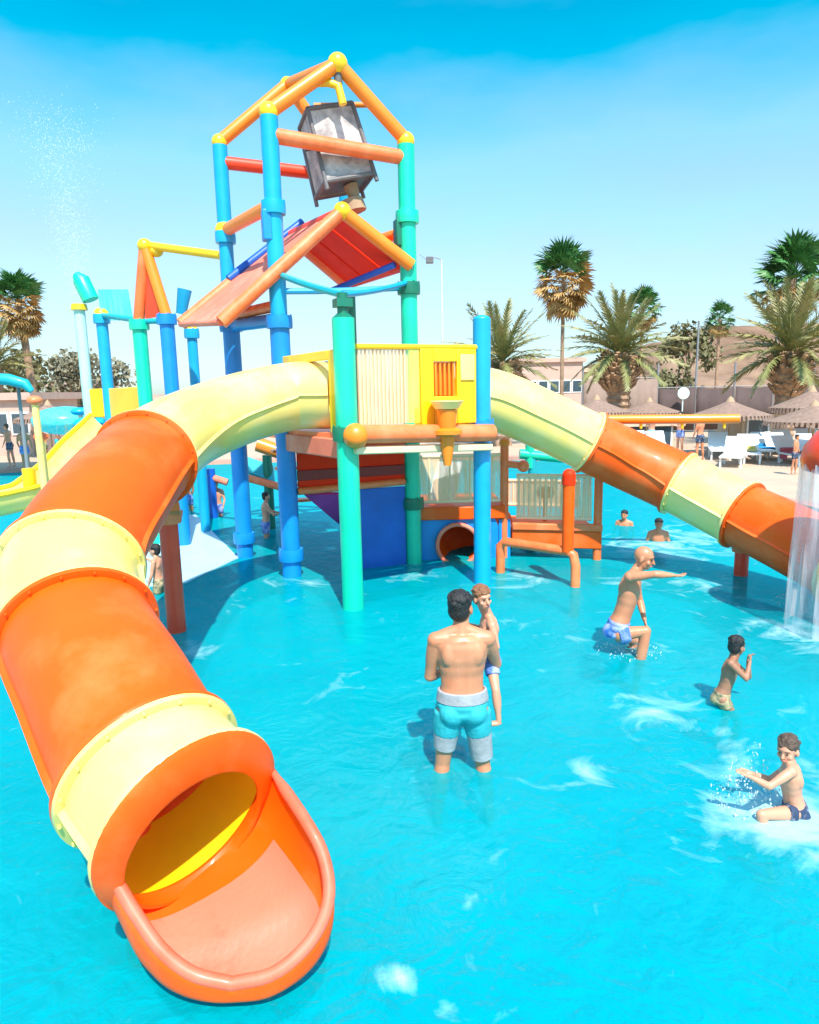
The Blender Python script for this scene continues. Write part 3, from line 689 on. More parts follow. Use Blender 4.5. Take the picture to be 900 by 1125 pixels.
# vertical-bar railing on the front edge, translucent yellow side, yellow window panel
fz = Vector((.02, -.03, 0))
def fpt(t, z): return Z(G1.lerp(BR, t), z) + fz
for i in range(13):
    t = .085 + i * .026; mb = MB(); mb.tube([fpt(t, 2.4), fpt(t, 3.36)], .012, 6); obj('railing_bar', mb, 'clearbar', tw)
mb = MB(); mb.tube([fpt(.07, 3.38), fpt(.94, 3.40)], .035, 8); obj('top_rail', mb, 'yellow', tw)
mb = MB(); mb.slab([fpt(.07, 2.4) + Vector((0, .03, 0)), fpt(.42, 2.4) + Vector((0, .03, 0)), fpt(.42, 3.36) + Vector((0, .03, 0)), fpt(.07, 3.36) + Vector((0, .03, 0))], .012); obj('clear_panel', mb, 'cpane', tw)
mb = MB(); mb.slab([fpt(.425, 2.4), fpt(.50, 2.4), fpt(.50, 3.36), fpt(.425, 3.36)], .02); obj('translucent_panel', mb, 'ypane', tw)
# window panel frame pieces
def rectpiece(t0, t1, z0, z1, th, m, nm, off=0.0):
    o_ = Vector((dF.y, -dF.x, 0)) * off
    mb = MB(); mb.slab([fpt(t0, z0) + o_, fpt(t1, z0) + o_, fpt(t1, z1) + o_, fpt(t0, z1) + o_], th); return obj(nm, mb, m, tw, bevel=.012)
rectpiece(.505, .60, 2.36, 3.37, .07, 'yellow', 'wall_panel'); rectpiece(.78, .93, 2.36, 3.37, .07, 'yellow', 'wall_panel')
rectpiece(.602, .778, 2.36, 2.74, .07, 'yellow', 'wall_panel'); rectpiece(.602, .778, 3.2, 3.37, .07, 'yellow', 'wall_panel')
for i in range(5): rectpiece(.615 + i * .034, .63 + i * .034, 2.745, 3.195, .03, 'yellow_o', 'slat')
rectpiece(.6, .78, 2.74, 3.2, .02, 'yellow_o', 'shutter', -.08)
rectpiece(.80, .91, 2.95, 3.3, .03, 'cream', 'moulding', .045)
# side panel round the left slide mouth
hx = (B2 - G1).normalized()
def spt(t, z): return Z(G1.lerp(B2, t), z)
for (t0, t1, z0, z1) in ((.05, .2, 2.3, 3.36), (.8, .95, 2.3, 3.36), (.202, .798, 3.24, 3.36)):
    mb = MB(); mb.slab([spt(t0, z0), spt(t1, z0), spt(t1, z1), spt(t0, z1)], .07); obj('wall_panel', mb, 'yellow', tw, bevel=.012)
mb = MB(); mb.slab([Z(G2.lerp(BR, .06), 2.3), Z(G2.lerp(BR, .94), 2.3), Z(G2.lerp(BR, .94), 2.55), Z(G2.lerp(BR, .06), 2.55)], .06); obj('wall_panel', mb, 'yellow', tw)
# basin and funnel on the front
bp_ = AT(491, 445, 9.25)
mb = MB(); mb.lathe([(.02, -.06), (.16, -.05), (.21, .03), (.23, .05), (.20, .06), (.14, -.02), (.02, -.03)], bp_, 24); obj('basin', mb, 'cream', tw)
mb = MB(); mb.lathe([(.0, -.03), (.14, -.06), (.11, -.3), (.2, -.33), (.2, -.38), (.1, -.42), (.08, -.62), (.05, -.8), (0, -.8)], bp_, 20); obj('funnel', mb, 'yellow_o', tw)
# red trough level under the back deck
def wallq(a, b, z0, z1, th, m, nm, bev=.01, par=None):
    mb = MB(); mb.slab([Z(a, z0), Z(b, z0), Z(b, z1), Z(a, z1)], th); return obj(nm, mb, m, par or tw, bevel=bev)
wa = B2 + uF * .16; wb = G2 - uF * .14
wallq(wa, wb, 1.36, 1.96, .06, 'red', 'trough_wall')
wallq(wa + Vector((0, -.05, 0)), wb + Vector((0, -.05, 0)), 1.5, 1.66, .03, mat('dark_red_band', (.25, .015, .01), .5), 'trough_band')
mb = MB(); mb.tube([Z(wa, 1.98), Z(wb, 1.96)], .07, 10); obj('trough_rim', mb, 'pink', tw)
mb = MB(); mb.tube([Z(wa, 1.34) + Vector((0, -.06, 0)), Z(wb, 1.38) + Vector((0, -.06, 0))], .06, 10); obj('trough_rim', mb, 'salmon', tw)
wallq(B2.lerp(G2, .55), B2.lerp(G2, .93), -.4, 1.3, .06, 'navy', 'base_panel')
mb = MB(); q0 = B2 + uF * .1 + Vector((.1, .3, 0)); mb.slab([Z(q0, 1.25), Z(q0 + uF * 1.0, 1.2), Z(q0 + uF * 1.05 + Vector((0, .8, 0)), .45), Z(q0 + uF * .5 + Vector((0, .8, 0)), .55)], .05); obj('sloping_panel', mb, 'purple', tw)
# climbing net / stair bits behind
for i in range(4):
    a = B1.lerp(B4, .2 + .0 * i) + Vector((.1, .4 + .28 * i, 0)); mb = MB(); mb.slab([Z(a, 1.8 - .35 * i), Z(a + uF * .9, 1.8 - .35 * i), Z(a + uF * .9 + Vector((-.1, .26, 0)), 1.8 - .35 * i), Z(a + Vector((-.1, .26, 0)), 1.8 - .35 * i)], .05); obj('step', mb, 'salmon' if i % 2 else 'yellow_o', tw)

# tipping bucket in the upper frame
bc = AT(368, 166, 11.4)
bk = empty('tipping_bucket', bc, 'scuffed grey square tipping bucket hanging tilted in the upper frame', 'bucket')
RZ = Matrix.Rotation(math.radians(-14), 3, 'Y') @ Matrix.Rotation(.35, 3, 'Z')
def bkp(x, y, z): return bc + RZ @ Vector((x, y, z))
cs = [(-1, -1), (1, -1), (1, 1), (-1, 1)]
wt, wb2, hh = .33, .37, .52
for i in range(4):
    a = cs[i]; b = cs[(i + 1) % 4]; mb = MB()
    mb.slab([bkp(a[0] * wb2, a[1] * .34, -hh), bkp(b[0] * wb2, b[1] * .34, -hh), bkp(b[0] * wt, b[1] * .30, hh), bkp(a[0] * wt, a[1] * .30, hh)], .03); obj('side_panel', mb, 'bucket', bk)
mb = MB(); mb.slab([bkp(a[0] * wb2, a[1] * .34, -hh + .03) for a in cs], .03); obj('bottom', mb, 'metal', bk)
mb = MB()
for z, w_, y_ in ((hh, wt, .30), (-hh, wb2, .34)):
    for i in range(4):
        a = cs[i]; b = cs[(i + 1) % 4]; mb.tube([bkp(a[0] * (w_ + .02), a[1] * (y_ + .02), z), bkp(b[0] * (w_ + .02), b[1] * (y_ + .02), z)], .035, 8)
for a in cs: mb.tube([bkp(a[0] * (wb2 + .03), a[1] * .37, -hh - .12), bkp(a[0] * (wt + .02), a[1] * .32, hh)], .032, 8)
obj('rim_frame', mb, 'metal', bk)
mb = MB(); mb.tube([bkp(-.46, 0, .1), bkp(.46, 0, .1)], .04, 10); obj('axle', mb, 'metal', bk)
mb = MB(); mb.tube([bkp(.1, 0, -hh), bkp(.12, 0, -hh - .28)], [.12, .07], 10); mb.tube([bkp(.05, 0, -hh - .22), bkp(.05, 0, -hh - .4)], [.18, .2], 10); obj('spout', mb, 'wood', bk)
mb = MB()
for x in (-.25, .25): mb.tube([bkp(x, 0, hh), Vector((bkp(x, 0, hh).x, bc.y, apF.z - .38))], .02, 6)
obj('hanger', mb, 'steel', bk)
# roof apexes hold a hanger pipe so the bucket is carried
beam(Z(apF, apF.z - .36) + Vector((-.42, .5, 0)), Z(apF, apF.z - .36) + Vector((.4, .5, 0)), .04, 'yellow_o', 'hanger_pipe')

# ------------------------------------------------------------------ tube slides
def catmull(P, n=12):
    out = []; P = [P[0] * 2 - P[1]] + P + [P[-1] * 2 - P[-2]]
    for i in range(1, len(P) - 2):
        for j in range(n):
            t = j / n; a, b, c, d = P[i - 1], P[i], P[i + 1], P[i + 2]
            out.append(.5 * ((2 * b) + (c - a) * t + (2 * a - 5 * b + 4 * c - d) * t * t + (3 * b - a - 3 * c + d) * t ** 3))
    out.append(P[-2]); return out
def frames(pts):
    fr = []
    for i, p in enumerate(pts):
        d = (pts[min(i + 1, len(pts) - 1)] - pts[max(i - 1, 0)]).normalized()
        s = d.cross(Vector((0, 0, 1))).normalized(); fr.append((p, d, s, s.cross(d)))
    return fr
NS = 56
def seamr(a, R, amp=.03):        # small longitudinal flange at both sides where the half shells are bolted
    d = min(abs(math.sin(a)), 1); return R + (amp if d < .04 else 0)
def tube_section(fr, R, m, root, flange0=True, flange1=True, th=.022):
    mb = MB(); n = NS; N = len(fr)
    angs = []
    for i in range(n): angs.append(2 * PI * i / n)
    angs += [-.05, .05, PI - .05, PI + .05]; angs = sorted(a % (2 * PI) for a in angs); n = len(angs)
    vs = []; fs = []
    for (p, d, s, u) in fr:
        for a in angs:
            r = seamr(a, R); vs.append(p + s * math.cos(a) * r + u * math.sin(a) * r)
    for (p, d, s, u) in fr:
        for a in angs: r = R - th; vs.append(p + s * math.cos(a) * r + u * math.sin(a) * r)
    o = N * n
    for j in range(N - 1):
        for i in range(n):
            k_ = (i + 1) % n
            fs.append((j * n + i, (j + 1) * n + i, (j + 1) * n + k_, j * n + k_)); fs.append((o + j * n + i, o + j * n + k_, o + (j + 1) * n + k_, o + (j + 1) * n + i))
    for i in range(n):
        k_ = (i + 1) % n; fs.append((i, k_, o + k_, o + i)); e = (N - 1) * n; fs.append((e + i, o + e + i, o + e + k_, e + k_))
    cut = [f for f in fs if min(f) < o]; inn = [f for f in fs if min(f) >= o]
    mb.add(vs, cut); ob = obj('tube_section', mb, m, root)
    mb = MB(); mb.add(vs[o:], [tuple(i - o for i in f) for f in inn]); obj('inner_shell', mb, 'yellow' if m == 'cream' else m, ob)
    for on, idx, sg in ((flange0, 0, 1), (flange1, N - 1, -1)):
        if not on: continue
        p, d, s, u = fr[idx]; mb = MB(); vs = []; fs = []; n2 = 48
        prof = [(R + .001, .002), (R + .045, .002), (R + .05, .012), (R + .045, .035), (R + .012, .042), (R + .001, .042)]
        for (r, h) in prof: vs += [p + d * (h * sg) + s * math.cos(2 * PI * i / n2) * r + u * math.sin(2 * PI * i / n2) * r for i in range(n2)]
        for j in range(len(prof) - 1): fs += [(j * n2 + i, j * n2 + (i + 1) % n2, (j + 1) * n2 + (i + 1) % n2, (j + 1) * n2 + i) for i in range(n2)]
        mb.add(vs, fs)
        for k_ in range(16):
            a = 2 * PI * (k_ + .5) / 16; mb.sph(p + d * (sg * .045) + (s * math.cos(a) + u * math.sin(a)) * (R + .028), .011, 6, 4)
        obj('flange', mb, m, ob)
    return ob
# ---- left slide
RT = .465
ls = empty('tube_slide', (-2, 6, 0), 'large orange and cream tube slide curving down to the water on the left', 'water slide')
J = [AT(366, 434, 9.75), AT(318, 436, 9.75), AT(262, 450, 9.2), AT(205, 473, 8.3), DP(160, 506, 6.9), DP(118, 556, 5.8), DP(80, 622, 5.1), DP(87, 693, 4.60), DP(124, 766, 4.13), DP(166, 846, 3.78), DP(210, 900, 3.53), DP(228, 921, 3.45)]
PS = catmull(J, 10)
FRM = frames(PS)
b_ = [0, 40, 60, 70, 90, 100]
cols_ = ['cream', 'orange', 'cream', 'orange', 'cream', 'orange']
for i in range(5): tube_section(FRM[b_[i]:b_[i + 1] + 1], RT, cols_[i], ls, i > 0, True)
# entry ring on the tower wall
p, d, s, u = FRM[0]; mb = MB(); mb.tube([p - d * .03, p + d * .03], RT + .06, 40); 
# outlet: collar then open trough
mp_i = 100
p0, d0, s0, u0 = FRM[mp_i]
# scoop-shaped trough: rim curve from the left of the mouth round the end to the right of the mouth
rimL = [p0 + s0 * (RT + .03) - u0 * .06, G(122, 962, .58), G(149, 1004, .43), G(177, 1043, .30), G(212, 1070, .20), G(255, 1081, .15)]
rimR = [p0 - s0 * (RT + .03) + u0 * .06, G(336, 902, .66), G(356, 942, .54), G(361, 988, .40), G(342, 1033, .27), G(302, 1069, .18), G(255, 1081, .15)]
def resample(P, n):
    c = catmull(P, 16); L = [0]
    for a, b in zip(c, c[1:]): L.append(L[-1] + (b - a).length)
    o = []; k_ = 0
    for i in range(n + 1):
        d = L[-1] * i / n
        while k_ < len(L) - 2 and L[k_ + 1] < d: k_ += 1
        o.append(c[k_].lerp(c[k_ + 1], (d - L[k_]) / max(1e-9, L[k_ + 1] - L[k_])))
    return o
NJ = 40; NV = 36; cl_, cr_ = resample(rimL, NJ), resample(rimR, NJ); grid = []
zf0 = (p0 - u0 * RT).z
for j in range(NJ + 1):
    t = j / NJ; a, b = cl_[j], cr_[j]; zr = (a.z + b.z) / 2; dep = max(.0, zr - (zf0 + (.07 - zf0) * sm(0, .75, t))) * math.sqrt(max(0, 1 - (max(0, t - .78) / .22) ** 3.2)); p_ = 2.1 + 1.9 * sm(0, .4, t); row = []
    dn = (u0 * -1).lerp(Vector((0, 0, -1)), sm(0, .35, t)).normalized()
    for v in range(NV + 1):
        th_ = PI * v / NV; cx_ = math.copysign(abs(math.cos(th_)) ** (2 / p_), math.cos(th_)); sy = math.sin(th_) ** (2 / p_) if 0 < v < NV else 0
        row.append(a.lerp(b, .5 - cx_ / 2) + dn * dep * sy)
    grid.append(row)
def gridmesh(j0, j1, v0, v1, off=0.0):
    vs = []; fs = []; w_ = v1 - v0 + 1
    for j in range(j0, j1 + 1):
        for v in range(v0, v1 + 1): vs.append(grid[j][v] + Vector((0, 0, off)))
    for j in range(j1 - j0):
        for v in range(w_ - 1): fs.append((j * w_ + v, j * w_ + v + 1, (j + 1) * w_ + v + 1, (j + 1) * w_ + v))
    return vs, fs
mb = MB(); mb.add(*gridmesh(0, NJ, 0, NV)); trough = obj('outlet_trough', mb, 'orange', ls); sd_ = trough.modifiers.new('s', 'SOLIDIFY'); sd_.thickness = .024; sd_.offset = 1
mb = MB(); mb.add(*gridmesh(6, NJ - 1, 7, NV - 7, .005)); obj('trough_floor', mb, 'orange_worn', ls)
lp_ = cl_[:-1] + cr_[::-1]; nL = len(lp_); mb = MB(); mb.tube(lp_, [.031 * min(1, .45 + i_ / 10, .45 + (nL - 1 - i_) / 10) for i_ in range(nL)], 12); obj('rolled_lip', mb, 'pinklip', ls)
# front collar of the mouth
mb = MB(); vs2 = []; fs2 = []; n2 = 56
prof = [(RT - .02, -.03, 0), (RT + .030, -.04, 0), (RT + .045, -.03, 0), (RT + .045, .015, 0), (RT + .03, .03, 0), (RT - .07, .07, .072), (RT - .085, .065, .072), (RT - .085, .045, .072), (RT - .04, .0, 0)]
for (r, h, e_) in prof: vs2 += [p0 + d0 * h + s0 * math.cos(2 * PI * i / n2) * r + u0 * (math.sin(2 * PI * i / n2) * r - e_) for i in range(n2)]
for j in range(len(prof)): jj = (j + 1) % len(prof); fs2 += [(j * n2 + i, j * n2 + (i + 1) % n2, jj * n2 + (i + 1) % n2, jj * n2 + i) for i in range(n2)]
mb.add(vs2, fs2); obj('mouth_collar', mb, 'orange', ls)
p, d, s, u = FRM[99]
# supports
def slide_support(foot, pt, r, m, root):
    mb = MB(); mb.tube([Vector((foot.x, foot.y, -.45)), Vector((foot.x, foot.y, pt.z - RT - .12))], r, 18); o = obj('support_post', mb, m, root)
    mb = MB(); mb.tube([Vector((foot.x, foot.y, pt.z - RT - .22)), Vector((foot.x, foot.y, pt.z - RT - .08))], [r + .04, r + .07], 18); mb.plank(Vector((foot.x, foot.y, pt.z - RT - .1)), Vector((pt.x, pt.y, pt.z - RT + .03)), .3, .1)
    obj('saddle', mb, 'salmon', o)
f1 = Vector((-2.86, 8.06, 0))
slide_support(f1, Vector((-2.75, 7.7, 2.02)), .11, 'redpost', ls)
slide_support(Vector((-2.5, 5.0, 0)), Vector((-2.5, 5.0, 1.75)), .1, 'redpost', ls)
slide_support(Vector((-1.62, 3.6, 0)), Vector((-1.62, 3.6, 1.25)), .1, 'redpost', ls)
# ---- right slide
rs_ = empty('tube_slide', (4, 11, 0), 'orange and pale yellow tube slide descending to the right of the tower', 'water slide')
JR = [AT(505, 432, 10.6), AT(548, 441, 10.75), AT(596, 461, 10.8), AT(648, 486, 10.8), AT(695, 508, 10.7), AT(745, 531, 10.4), AT(815, 566, 9.7), AT(865, 590, 9.1), AT(930, 625, 8.3), AT(1010, 680, 7.3), AT(1080, 760, 6.3)]
PR_ = catmull(JR, 10); FRR = frames(PR_)
for a, b, c in ((0, 30, 'cream'), (30, 50, 'orange'), (50, 60, 'cream'), (60, 80, 'orange'), (80, 90, 'cream'), (90, 100, 'orange')): tube_section(FRR[a:b + 1], RT if a else RT * .98, c, rs_, a > 0, True)
slide_support(Vector((4.95, 10.05, 0)), FRR[58][0], .1, 'redpost', rs_)
# yellow spray arm reaching right from the slide joint
a = AT(660, 461, 11.35); b = AT(812, 460, 11.0)
mb = MB(); mb.tube([a, b], .075, 16); obj('spray_arm', mb, 'yellow_o', rs_)
mb = MB(); mb.tube([a, Vector(FRR[31][0]) + Vector((0, 0, .3))], .06, 10); mb.sph(a, .1); obj('arm_bracket', mb, 'yellow_o', rs_)
mb = MB()
for t in (.3, .6, .9): q_ = a.lerp(b, t); mb.tube([q_ + Vector((0, 0, -.05)), q_ + Vector((0, 0, -.15))], [.03, .02], 8)
obj('nozzle', mb, 'yellow', rs_)

# ------------------------------------------------------------------ low platform to the right with rails and tunnel
lp = empty('low_platform', (1.6, 11.8, 0), 'low orange play platform with clear railings, blue walls and tunnel mouth', 'play structure')
A0 = Vector((.12, 11.45, 0)); A1 = Vector((1.6, 11.5, 0)); A2 = Vector((3.0, 11.2, 0))
def lw(a, b, z0, z1, th, m, nm): 
    mb = MB(); mb.slab([Z(a, z0), Z(b, z0), Z(b, z1), Z(a, z1)], th); return obj(nm, mb, m, lp, bevel=.01)
# blue wall with a real hole for the tunnel
tc_ = Vector((.80, 11.46, .27)); TR = .34
mb = MB(); nn = 32; ang = [2 * PI * i / nn for i in range(nn)]
def sqp(a):
    x, z = math.cos(a), math.sin(a); k_ = 1 / max(abs(x) / .69, abs(z) / .42 if z > 0 else abs(z) / .72); return Vector((x * k_, 0, z * k_))
ins = [tc_ + Vector((math.cos(a) * TR, 0, math.sin(a) * TR)) for a in ang]; outs = [tc_ + sqp(a) for a in ang]
V = [p + Vector((0, y, 0)) for y in (-.03, .03) for grp in (ins, outs) for p in grp]
Fc = []
for i in range(nn):
    j = (i + 1) % nn
    Fc += [(i, j, nn + j, nn + i), (2 * nn + i, 3 * nn + i, 3 * nn + j, 2 * nn + j), (i, 2 * nn + i, 2 * nn + j, j), (nn + i, nn + j, 3 * nn + j, 3 * nn + i)]
mb.add(V, Fc); obj('wall', mb, 'blue2', lp, smooth=False)
mb = MB(); mb.tube([tc_ + Vector(v) for v in ((0, -.14, 0), (.0, .15, 0), (.08, .45, 0), (.28, .72, 0), (.6, .88, 0), (1.0, .92, 0))], TR, 32, caps=False); o = obj('tunnel', mb, 'orange', lp); sm_ = o.modifiers.new('s', 'SOLIDIFY'); sm_.thickness = .02
ringp = [tc_ + Vector((math.cos(a) * (TR + .005), -.15, math.sin(a) * (TR + .005))) for a in ang + ang[:2]]
mb = MB(); mb.tube(ringp, .035, 8); obj('tunnel_rim', mb, 'pink', lp)
lw(A1 + Vector((-.1, -.02, 0)), A1 + Vector((.10, -.02, 0)), -.4, .66, .06, 'blue2', 'wall')
mb = MB(); mb.slab([Z(A0 + Vector((-.05, -.12, 0)), .8), Z(A1 + Vector((0, -.12, 0)), .8), Z(A1 + Vector((0, 1.4, 0)), .8), Z(A0 + Vector((0, 1.4, 0)), .8)], .22); obj('deck', mb, 'orange', lp, bevel=.02)
mb = MB(); mb.slab([Z(A1 + Vector((.12, -.1, 0)), .34), Z(A2 + Vector((.15, -.1, 0)), .34), Z(A2 + Vector((.15, 1.3, 0)), .34), Z(A1 + Vector((.12, 1.3, 0)), .34)], .3); obj('deck', mb, 'orange', lp, bevel=.02)
mb = MB(); mb.slab([Z(A1 + Vector((.12, -.14, 0)), .55), Z(A2 + Vector((.15, -.14, 0)), .55), Z(A2 + Vector((.15, -.02, 0)), .55), Z(A1 + Vector((.12, -.02, 0)), .55)], .12); obj('deck_edge', mb, 'salmon', lp, bevel=.02)
def rail(a, b, z0, z1, n, label=None):
    for zz in (z0, z1):
        mb = MB(); mb.tube([Z(a, zz), Z(b, zz)], .03, 8); obj('rail', mb, 'clearbar', lp)
    for i in range(n):
        p = a.lerp(b, (i + .5) / n); mb = MB(); mb.tube([Z(p, z0), Z(p, z1)], .016, 6); obj('railing_bar', mb, 'clearbar', lp)
    mb = MB(); mb.slab([Z(a, z0), Z(b, z0), Z(b, z1), Z(a, z1)], .01)
    obj('clear_panel', mb, 'cpane', lp)
rail(A0 + Vector((.05, 0, 0)), A1 + Vector((-.06, 0, 0)), .98, 1.75, 4)
rail(A1 + Vector((.2, 0, 0)), A2 + Vector((0, 0, 0)), .68, 1.40, 14)
rail(A1 + Vector((.2, 1.3, 0)), A2 + Vector((.1, 1.2, 0)), .7, 1.15, 14)
for p, z in ((A1, 1.95), (A2 + Vector((.1, 0, 0)), 1.6), (A0 + Vector((.0, .3, 0)), 1.8)):
    mb = MB(); mb.tube([Z(p, -.4), Z(p, z)], .07, 12); obj('post', mb, 'salmon', lp)
    knuckle(Z(p, z), 'yellow_o', .09, lp)
mb = MB(); mb.tube([Z(A1, 1.6), Z(A1, 1.6) + Vector((.28, -.1, -.03))], .06, 10); mb.sph(Z(A1, 1.6) + Vector((.3, -.1, -.04)), .1); obj('water_nozzle', mb, 'salmon', lp)
mb = MB(); c0 = Z(A1, 1.05) + Vector((.75, .3, 0)); mb.lathe([(.0, -.1), (.13, -.08), (.16, .0), (.12, .1), (0, .12)], c0, 16); mb.tube([c0, c0 + Vector((0, 0, -.5))], .04, 8); obj('spinner', mb, 'yellow_o', lp)
# slanting white slide chute under the rail
mb = MB(); mb.plank(Vector((.75, 12.4, 1.55)), Vector((.55, 11.8, .95)), .45, .04); obj('chute', mb, 'white', lp)
# teal pump wheel behind
wp = AT(585, 500, 13.6); root = empty('water_cannon', Vector((wp.x, wp.y, 0)), 'green cross shaped water cannon under the right slide', 'water toy')
mb = MB(); mb.tube([Z(wp, -.45), Z(wp, wp.z)], .08, 12); obj('stand', mb, 'teal', root)
mb = MB(); mb.tube([wp + Vector((-.25, 0, .03)), wp + Vector((.62, 0, -.08))], [.1, .09], 12); obj('barrel', mb, 'green', root)
mb = MB(); mb.tube([wp + Vector((-.05, 0, .26)), wp + Vector((-.05, 0, -.25))], .09, 12); obj('valve', mb, 'green', root)
# salmon pipe frame in front
pf = empty('pipe_frame', (1.9, 10, 0), 'salmon orange pipe frame with upright standing in the water', 'water toy')
q0 = Vector((1.40, 10.5, 0)); q1 = Vector((2.36, 9.62, 0)); uz = .50
mb = MB(); mb.tube([Z(q0, -.45), Z(q0, .25), Z(q0, .42), Z(q0.lerp(q1, .06), uz), Z(q0.lerp(q1, .5), uz), Z(q0.lerp(q1, .9), uz), Z(q0.lerp(q1, .97), uz - .04), Z(q1, .3), Z(q1, -.45)], .07, 14); obj('bent_pipe', mb, 'salmon', pf)
qv = q0.lerp(q1, .9); mb = MB(); mb.tube([Z(qv, uz), Z(qv, 1.6)], .085, 16); obj('upright', mb, 'orange', pf)
mb = MB(); mb.sph(Z(qv, 1.60), .095); mb.tube([Z(qv, 1.47), Z(qv, 1.60)], .095, 14); obj('top_fitting', mb, 'red', pf)

# ------------------------------------------------------------------ second tower, far left
t2 = empty('small_play_tower', (-5.3, 13.6, 0), 'smaller play tower on four blue and green posts with a narrow gable', 'play structure')
def base2(px, Y): p = AT(px, 440, Y); return Vector((p.x, p.y, 0))
Q = [(base2(120, 14.6), AT(112, 346, 14.6).z, 'blue', .115), (base2(160, 13.2), AT(152, 352, 13.2).z, 'green', .13), (base2(190, 13.0), AT(184, 346, 13.0).z, 'blue2', .13), (base2(216, 14.3), AT(212, 362, 14.3).z, 'blue', .10)]
for p, z, m_, r in Q: post(p, -.45, z, r, m_, (z - .08,), t2)
ap = AT(159, 270, 13.1); ap2 = AT(190, 320, 14.4)
beam(Z(Q[1][0], Q[1][1]), ap, .1, 'salmon', 'roof_edge', t2); beam(Z(Q[2][0], Q[2][1]), ap, .1, 'yellow_o', 'roof_edge', t2)
apk = ap + Vector((-.42, 1.3, .0)); beam(ap, apk, .07, 'yellow', 'ridge', t2)
mb = MB(); bk_ = Vector((-.42, 1.3, .0)); mb.slab([ap, Z(Q[1][0], Q[1][1]), Z(Q[1][0], Q[1][1]) + bk_, ap + bk_], .05); obj('roof_panel', mb, 'pink', t2)
mb = MB(); mb.slab([ap, Z(Q[2][0], Q[2][1]), Z(Q[2][0], Q[2][1]) + bk_, ap + bk_], .05); obj('roof_panel', mb, 'pink', t2)
mb = MB(); e0 = Z(Q[1][0], Q[1][1]); e1 = Z(Q[2][0], Q[2][1]); mb.slab([ap.lerp((e0 + e1) / 2, .3), e0.lerp(e1, .25), e0.lerp(e1, .8), ], .03); obj('gable_panel', mb, 'redpost', t2)
beam(Z(Q[0][0], Q[0][1]), Z(Q[1][0], Q[1][1]), .05, 'teal', 'cross_pipe', t2); beam(Z(Q[1][0], Q[1][1] - .02), Z(Q[2][0], Q[2][1] - .1), .05, 'teal', 'cross_pipe', t2)
knuckle(Z(Q[0][0], Q[0][1]), 'yellow', .15, t2); knuckle(Z(Q[3][0], Q[3][1]), 'yellow', .12, t2); knuckle(ap, 'yellow', .13, t2)
beam(ap + Vector((.1, 0, 0)), AT(246, 281, 12.2), .07, 'yellow', 'water_pipe', t2); knuckle(AT(172, 275, 13.1), 'yellow', .12, t2)
mb = MB(); mb.slab([AT(108, 318, 14.5), AT(140, 318, 15.2), AT(146, 352, 15.2), AT(112, 352, 14.5)], .04); obj('spray_panel', mb, 'tpane', t2)
mb = MB(); mb.tube([AT(199, 345, 14.3), AT(203, 318, 14.3)], [.1, .14], 12); obj('water_nozzle', mb, 'blue', t2)
dz = AT(130, 462, 14).z
mb = MB(); mb.slab([Z(Q[0][0], dz), Z(Q[1][0], dz), Z(Q[2][0], dz), Z(Q[3][0], dz)], .1); obj('deck', mb, 'salmon', t2)
zt = AT(130, 426, 14).z
for (a, b) in ((Q[0][0], Q[1][0]), (AT(100, 440, 14.8) * 1, Q[0][0])):
    mb = MB(); mb.slab([Z(a, dz + .05), Z(b, dz + .05), Z(b, zt), Z(a, zt)], .06); obj('wall_panel', mb, 'yellow', t2, bevel=.02)
# pale spray pole with teal hood and mist
sp = base2(97, 15); root = empty('spray_pole', sp, 'tall pale green spray pole with slanting teal nozzle', 'water toy'); ztp = AT(97, 335, 15).z
mb = MB(); mb.tube([Z(sp, -.45), Z(sp, ztp)], .11, 14); obj('pole', mb, mat('pale_green_paint', (.45, .72, .65), .5), root)
mb = MB(); mb.tube([Z(sp, ztp + .62) + Vector((.0, 0, 0)), Z(sp, ztp + .5) + Vector((.1, 0, 0)), Z(sp, ztp + .1) + Vector((.26, 0, 0))], [.08, .17, .17], 14); obj('nozzle', mb, 'green', root)
mb = MB(); mb.tube([Z(sp, ztp - .1), Z(sp, ztp + .02)], [.17, .15], 14); obj('collar', mb, 'yellow', root)
rnd = random.Random(5); mb = MB()
for i in range(2600):
    t = rnd.random(); z = ztp + .2 + 3.6 * t; sp_ = .08 + .35 * t
    c = Vector((sp.x - .1 * t + rnd.gauss(0, 1) * sp_, sp.y + rnd.gauss(0, 1) * sp_, z)); r = rnd.uniform(.004, .011)
    mb.add([c + Vector((r, 0, -r)), c + Vector((-r, 0, -r)), c + Vector((0, r, r * .8)), c + Vector((0, -r, r * .8))], [(0, 1, 2), (0, 3, 1), (0, 2, 3), (1, 3, 2)])
tag(obj('water_spray', mb, 'spray', smooth=False), 'fine white spray rising above the pale pole', 'spray', kind='stuff')
# low yellow flume at the left with posts
fl = empty('open_flume', AT(40, 520, 12.5), 'low open yellow flume running down at the left edge', 'water slide')
P_ = catmull([AT(118, 455, 14.2), AT(95, 478, 13.6), AT(70, 505, 12.9), AT(35, 530, 12.2), AT(0, 540, 11.8), AT(-60, 552, 11.2), AT(-130, 590, 10.4)], 6); fr3 = frames(P_)
mb = MB(); vs = []; fs = []; n = 14
for pas, R in ((0, .42), (1, .395)):
    for (p, d, s, u) in fr3:
        for i in range(n + 1):
            a = PI + PI * i / n; vs.append(p + s * math.cos(a) * R + u * math.sin(a) * R)
q = n + 1; o = len(fr3) * q
for j in range(len(fr3) - 1):
    for i in range(n): fs += [(j * q + i, (j + 1) * q + i, (j + 1) * q + i + 1, j * q + i + 1), (o + j * q + i, o + j * q + i + 1, o + (j + 1) * q + i + 1, o + (j + 1) * q + i)]
    for i in (0, n): fs.append((j * q + i, o + j * q + i, o + (j + 1) * q + i, (j + 1) * q + i))
mb.add(vs, fs); obj('chute', mb, 'cream', fl)
